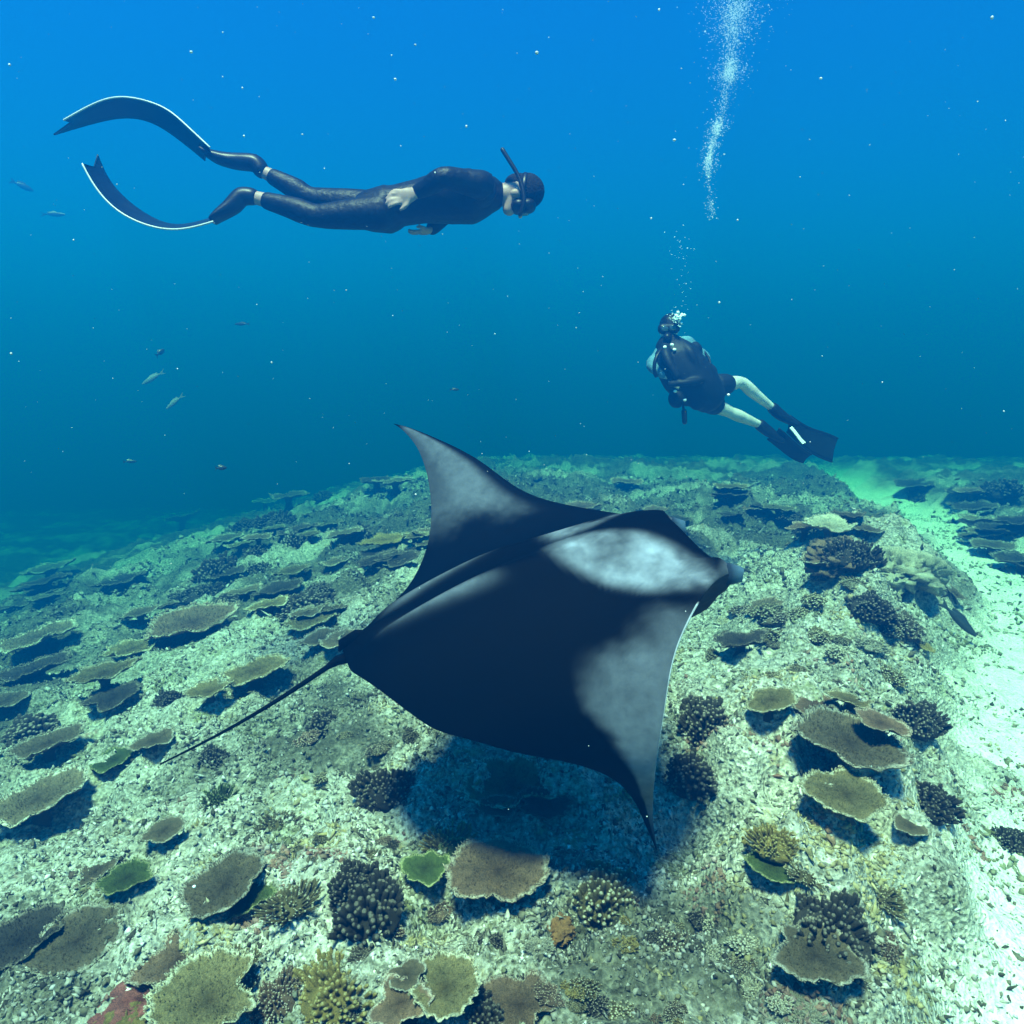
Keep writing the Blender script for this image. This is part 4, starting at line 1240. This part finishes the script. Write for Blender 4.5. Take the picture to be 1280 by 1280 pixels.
M['bubble'] = simple('bubble', (.70, .84, .88), .25, .04, 10, 0, .6)
M['speck'] = simple('speck', (.42, .50, .50), .9, .3, 40)
def balls(name, P, R_, m, label, cat, squash=None):
    bv, bf = ico_base()
    P = np.array(P); R_ = np.array(R_); n = len(P)
    sc = np.ones((n, 1, 3))
    if squash is not None: sc[:, 0, 2] = squash
    V = bv[None] * R_[:, None, None] * sc + P[:, None, :]
    F_ = bf[None] + (np.arange(n) * len(bv))[:, None, None]
    o = link(name, mesh_np(name, V.reshape(-1, 3), F_.reshape(-1, 3)), m)
    tag(o, label, cat, None, 'stuff')
def plume():
    r = np.random.default_rng(5); P, R_ = [], []
    knots = sorted(r.uniform(0, 1, 26) ** 1.5)          # bubbles rise in clusters
    for k in range(26000):
        f = r.uniform() ** 2.6           # 0 at the top, 1 at the foot
        if r.uniform() < .5: f = min(1, abs(knots[r.integers(len(knots))] + r.normal() * .012))
        y = -130 + f * 400
        cx = 945 - 56 * min(1, f * 1.2) + 4 * math.sin(f * 13)
        wd = 5 + 58 * (1 - f) ** 2.6
        x = cx + r.normal() * wd * (.35 if r.uniform() < .6 else 1.0) + (40 * (1 - f) ** 4 * r.uniform())
        if r.uniform() > (1 - f) ** .8 + .06: continue
        P.append(at(x, y + r.uniform(-5, 5), 5.6 + r.normal() * .2)); R_.append((.0014 + .0030 * r.uniform() ** 2 + (.006 * r.uniform() if r.uniform() < .035 else 0)))
    balls('bubble_plume', P, R_, M['bubble'], 'bright column of air bubbles rising to the surface', 'bubbles', r.uniform(.55, 1.0, len(P)))
    P, R_ = [], []
    for k in range(90):
        P.append(at(846 + r.normal() * 4.0, 398 + 4.0 * r.normal(), 6.10 + r.normal() * .04)); R_.append(.004 + .016 * r.uniform() ** 3)
    for k in range(60):
        f = r.uniform(); P.append(at(852 + r.normal() * 8, 388 - 110 * f, 6.15 + r.normal() * .1)); R_.append(.002 + .004 * r.uniform() ** 2)
    balls('exhaled_bubbles', P, R_, M['bubble'], 'puff of exhaled bubbles above the scuba diver head', 'bubbles', r.uniform(.5, 1.0, len(P)))
plume()
def specks():
    r = np.random.default_rng(9); P, R_ = [], []
    while len(P) < 420:
        d = r.uniform(.8, 5.5); x = r.uniform(-60, 1340); y = r.uniform(-40, 1240) if r.uniform() < .3 else r.uniform(-40, 620)
        q = at(x, y, d)
        if q.z < float(base_height(q.x, q.y)) + .3: continue
        big = r.uniform() < .12
        P.append(q); R_.append((.0006 + .0010 * r.uniform() ** 2) * (2.1 if big else 1) * (.5 + .25 * d))
    # the larger specks the photo shows
    for x, y, s in ((671, 66, 5), (843, 175, 4.5), (239, 65, 4), (494, 99, 3.5), (519, 56, 3), (12, 81, 3), (1026, 98, 4), (467, 22, 3.5), (303, 110, 2.2), (305, 170, 2.5), (378, 168, 2.5), (583, 158, 3), (922, 275, 2.5), (1240, 22, 4), (899, 378, 3), (14, 442, 3), (92, 300, 2)):
        d = 1.9; P.append(at(x, y, d)); R_.append(s * .5 * d / FPX)
    balls('drifting_specks', P, R_, M['speck'], 'pale specks of plankton drifting in the water', 'plankton', r.uniform(.7, 1.3, len(P)))
specks()
#SMALL>>

# ------------------------------------------------------------------ water (haze) round camera and scene
def build_haze():
    x0, x1, y0, y1, z0, z1 = -66, 66, -64, 68, ZMIN - 1.0, WATER_TOP
    V = [(x, y, z) for x in (x0, x1) for y in (y0, y1) for z in (z0, z1)]
    Fq = [(0, 1, 3, 2), (4, 6, 7, 5), (0, 4, 5, 1), (2, 3, 7, 6), (0, 2, 6, 4), (1, 5, 7, 3)]
    me = mesh_np('haze', V, np.array(Fq), smooth=False)
    m = bpy.data.materials.new('sea_water'); m.use_nodes = True
    n = m.node_tree.nodes; l = m.node_tree.links
    n.remove(n['Principled BSDF'])
    v = n.new('ShaderNodeVolumePrincipled')
    v.inputs['Density'].default_value = WATER_DENSITY
    v.inputs['Color'].default_value = (*WATER_SCATTER, 1)
    v.inputs['Absorption Color'].default_value = (*WATER_ABSORB, 1)
    v.inputs['Anisotropy'].default_value = WATER_G
    l.new(v.outputs[0], n['Material Output'].inputs['Volume'])
    o = link('haze', me, m)
    tag(o, 'clear blue sea water filling the whole view', 'water', None, 'stuff')
build_haze()
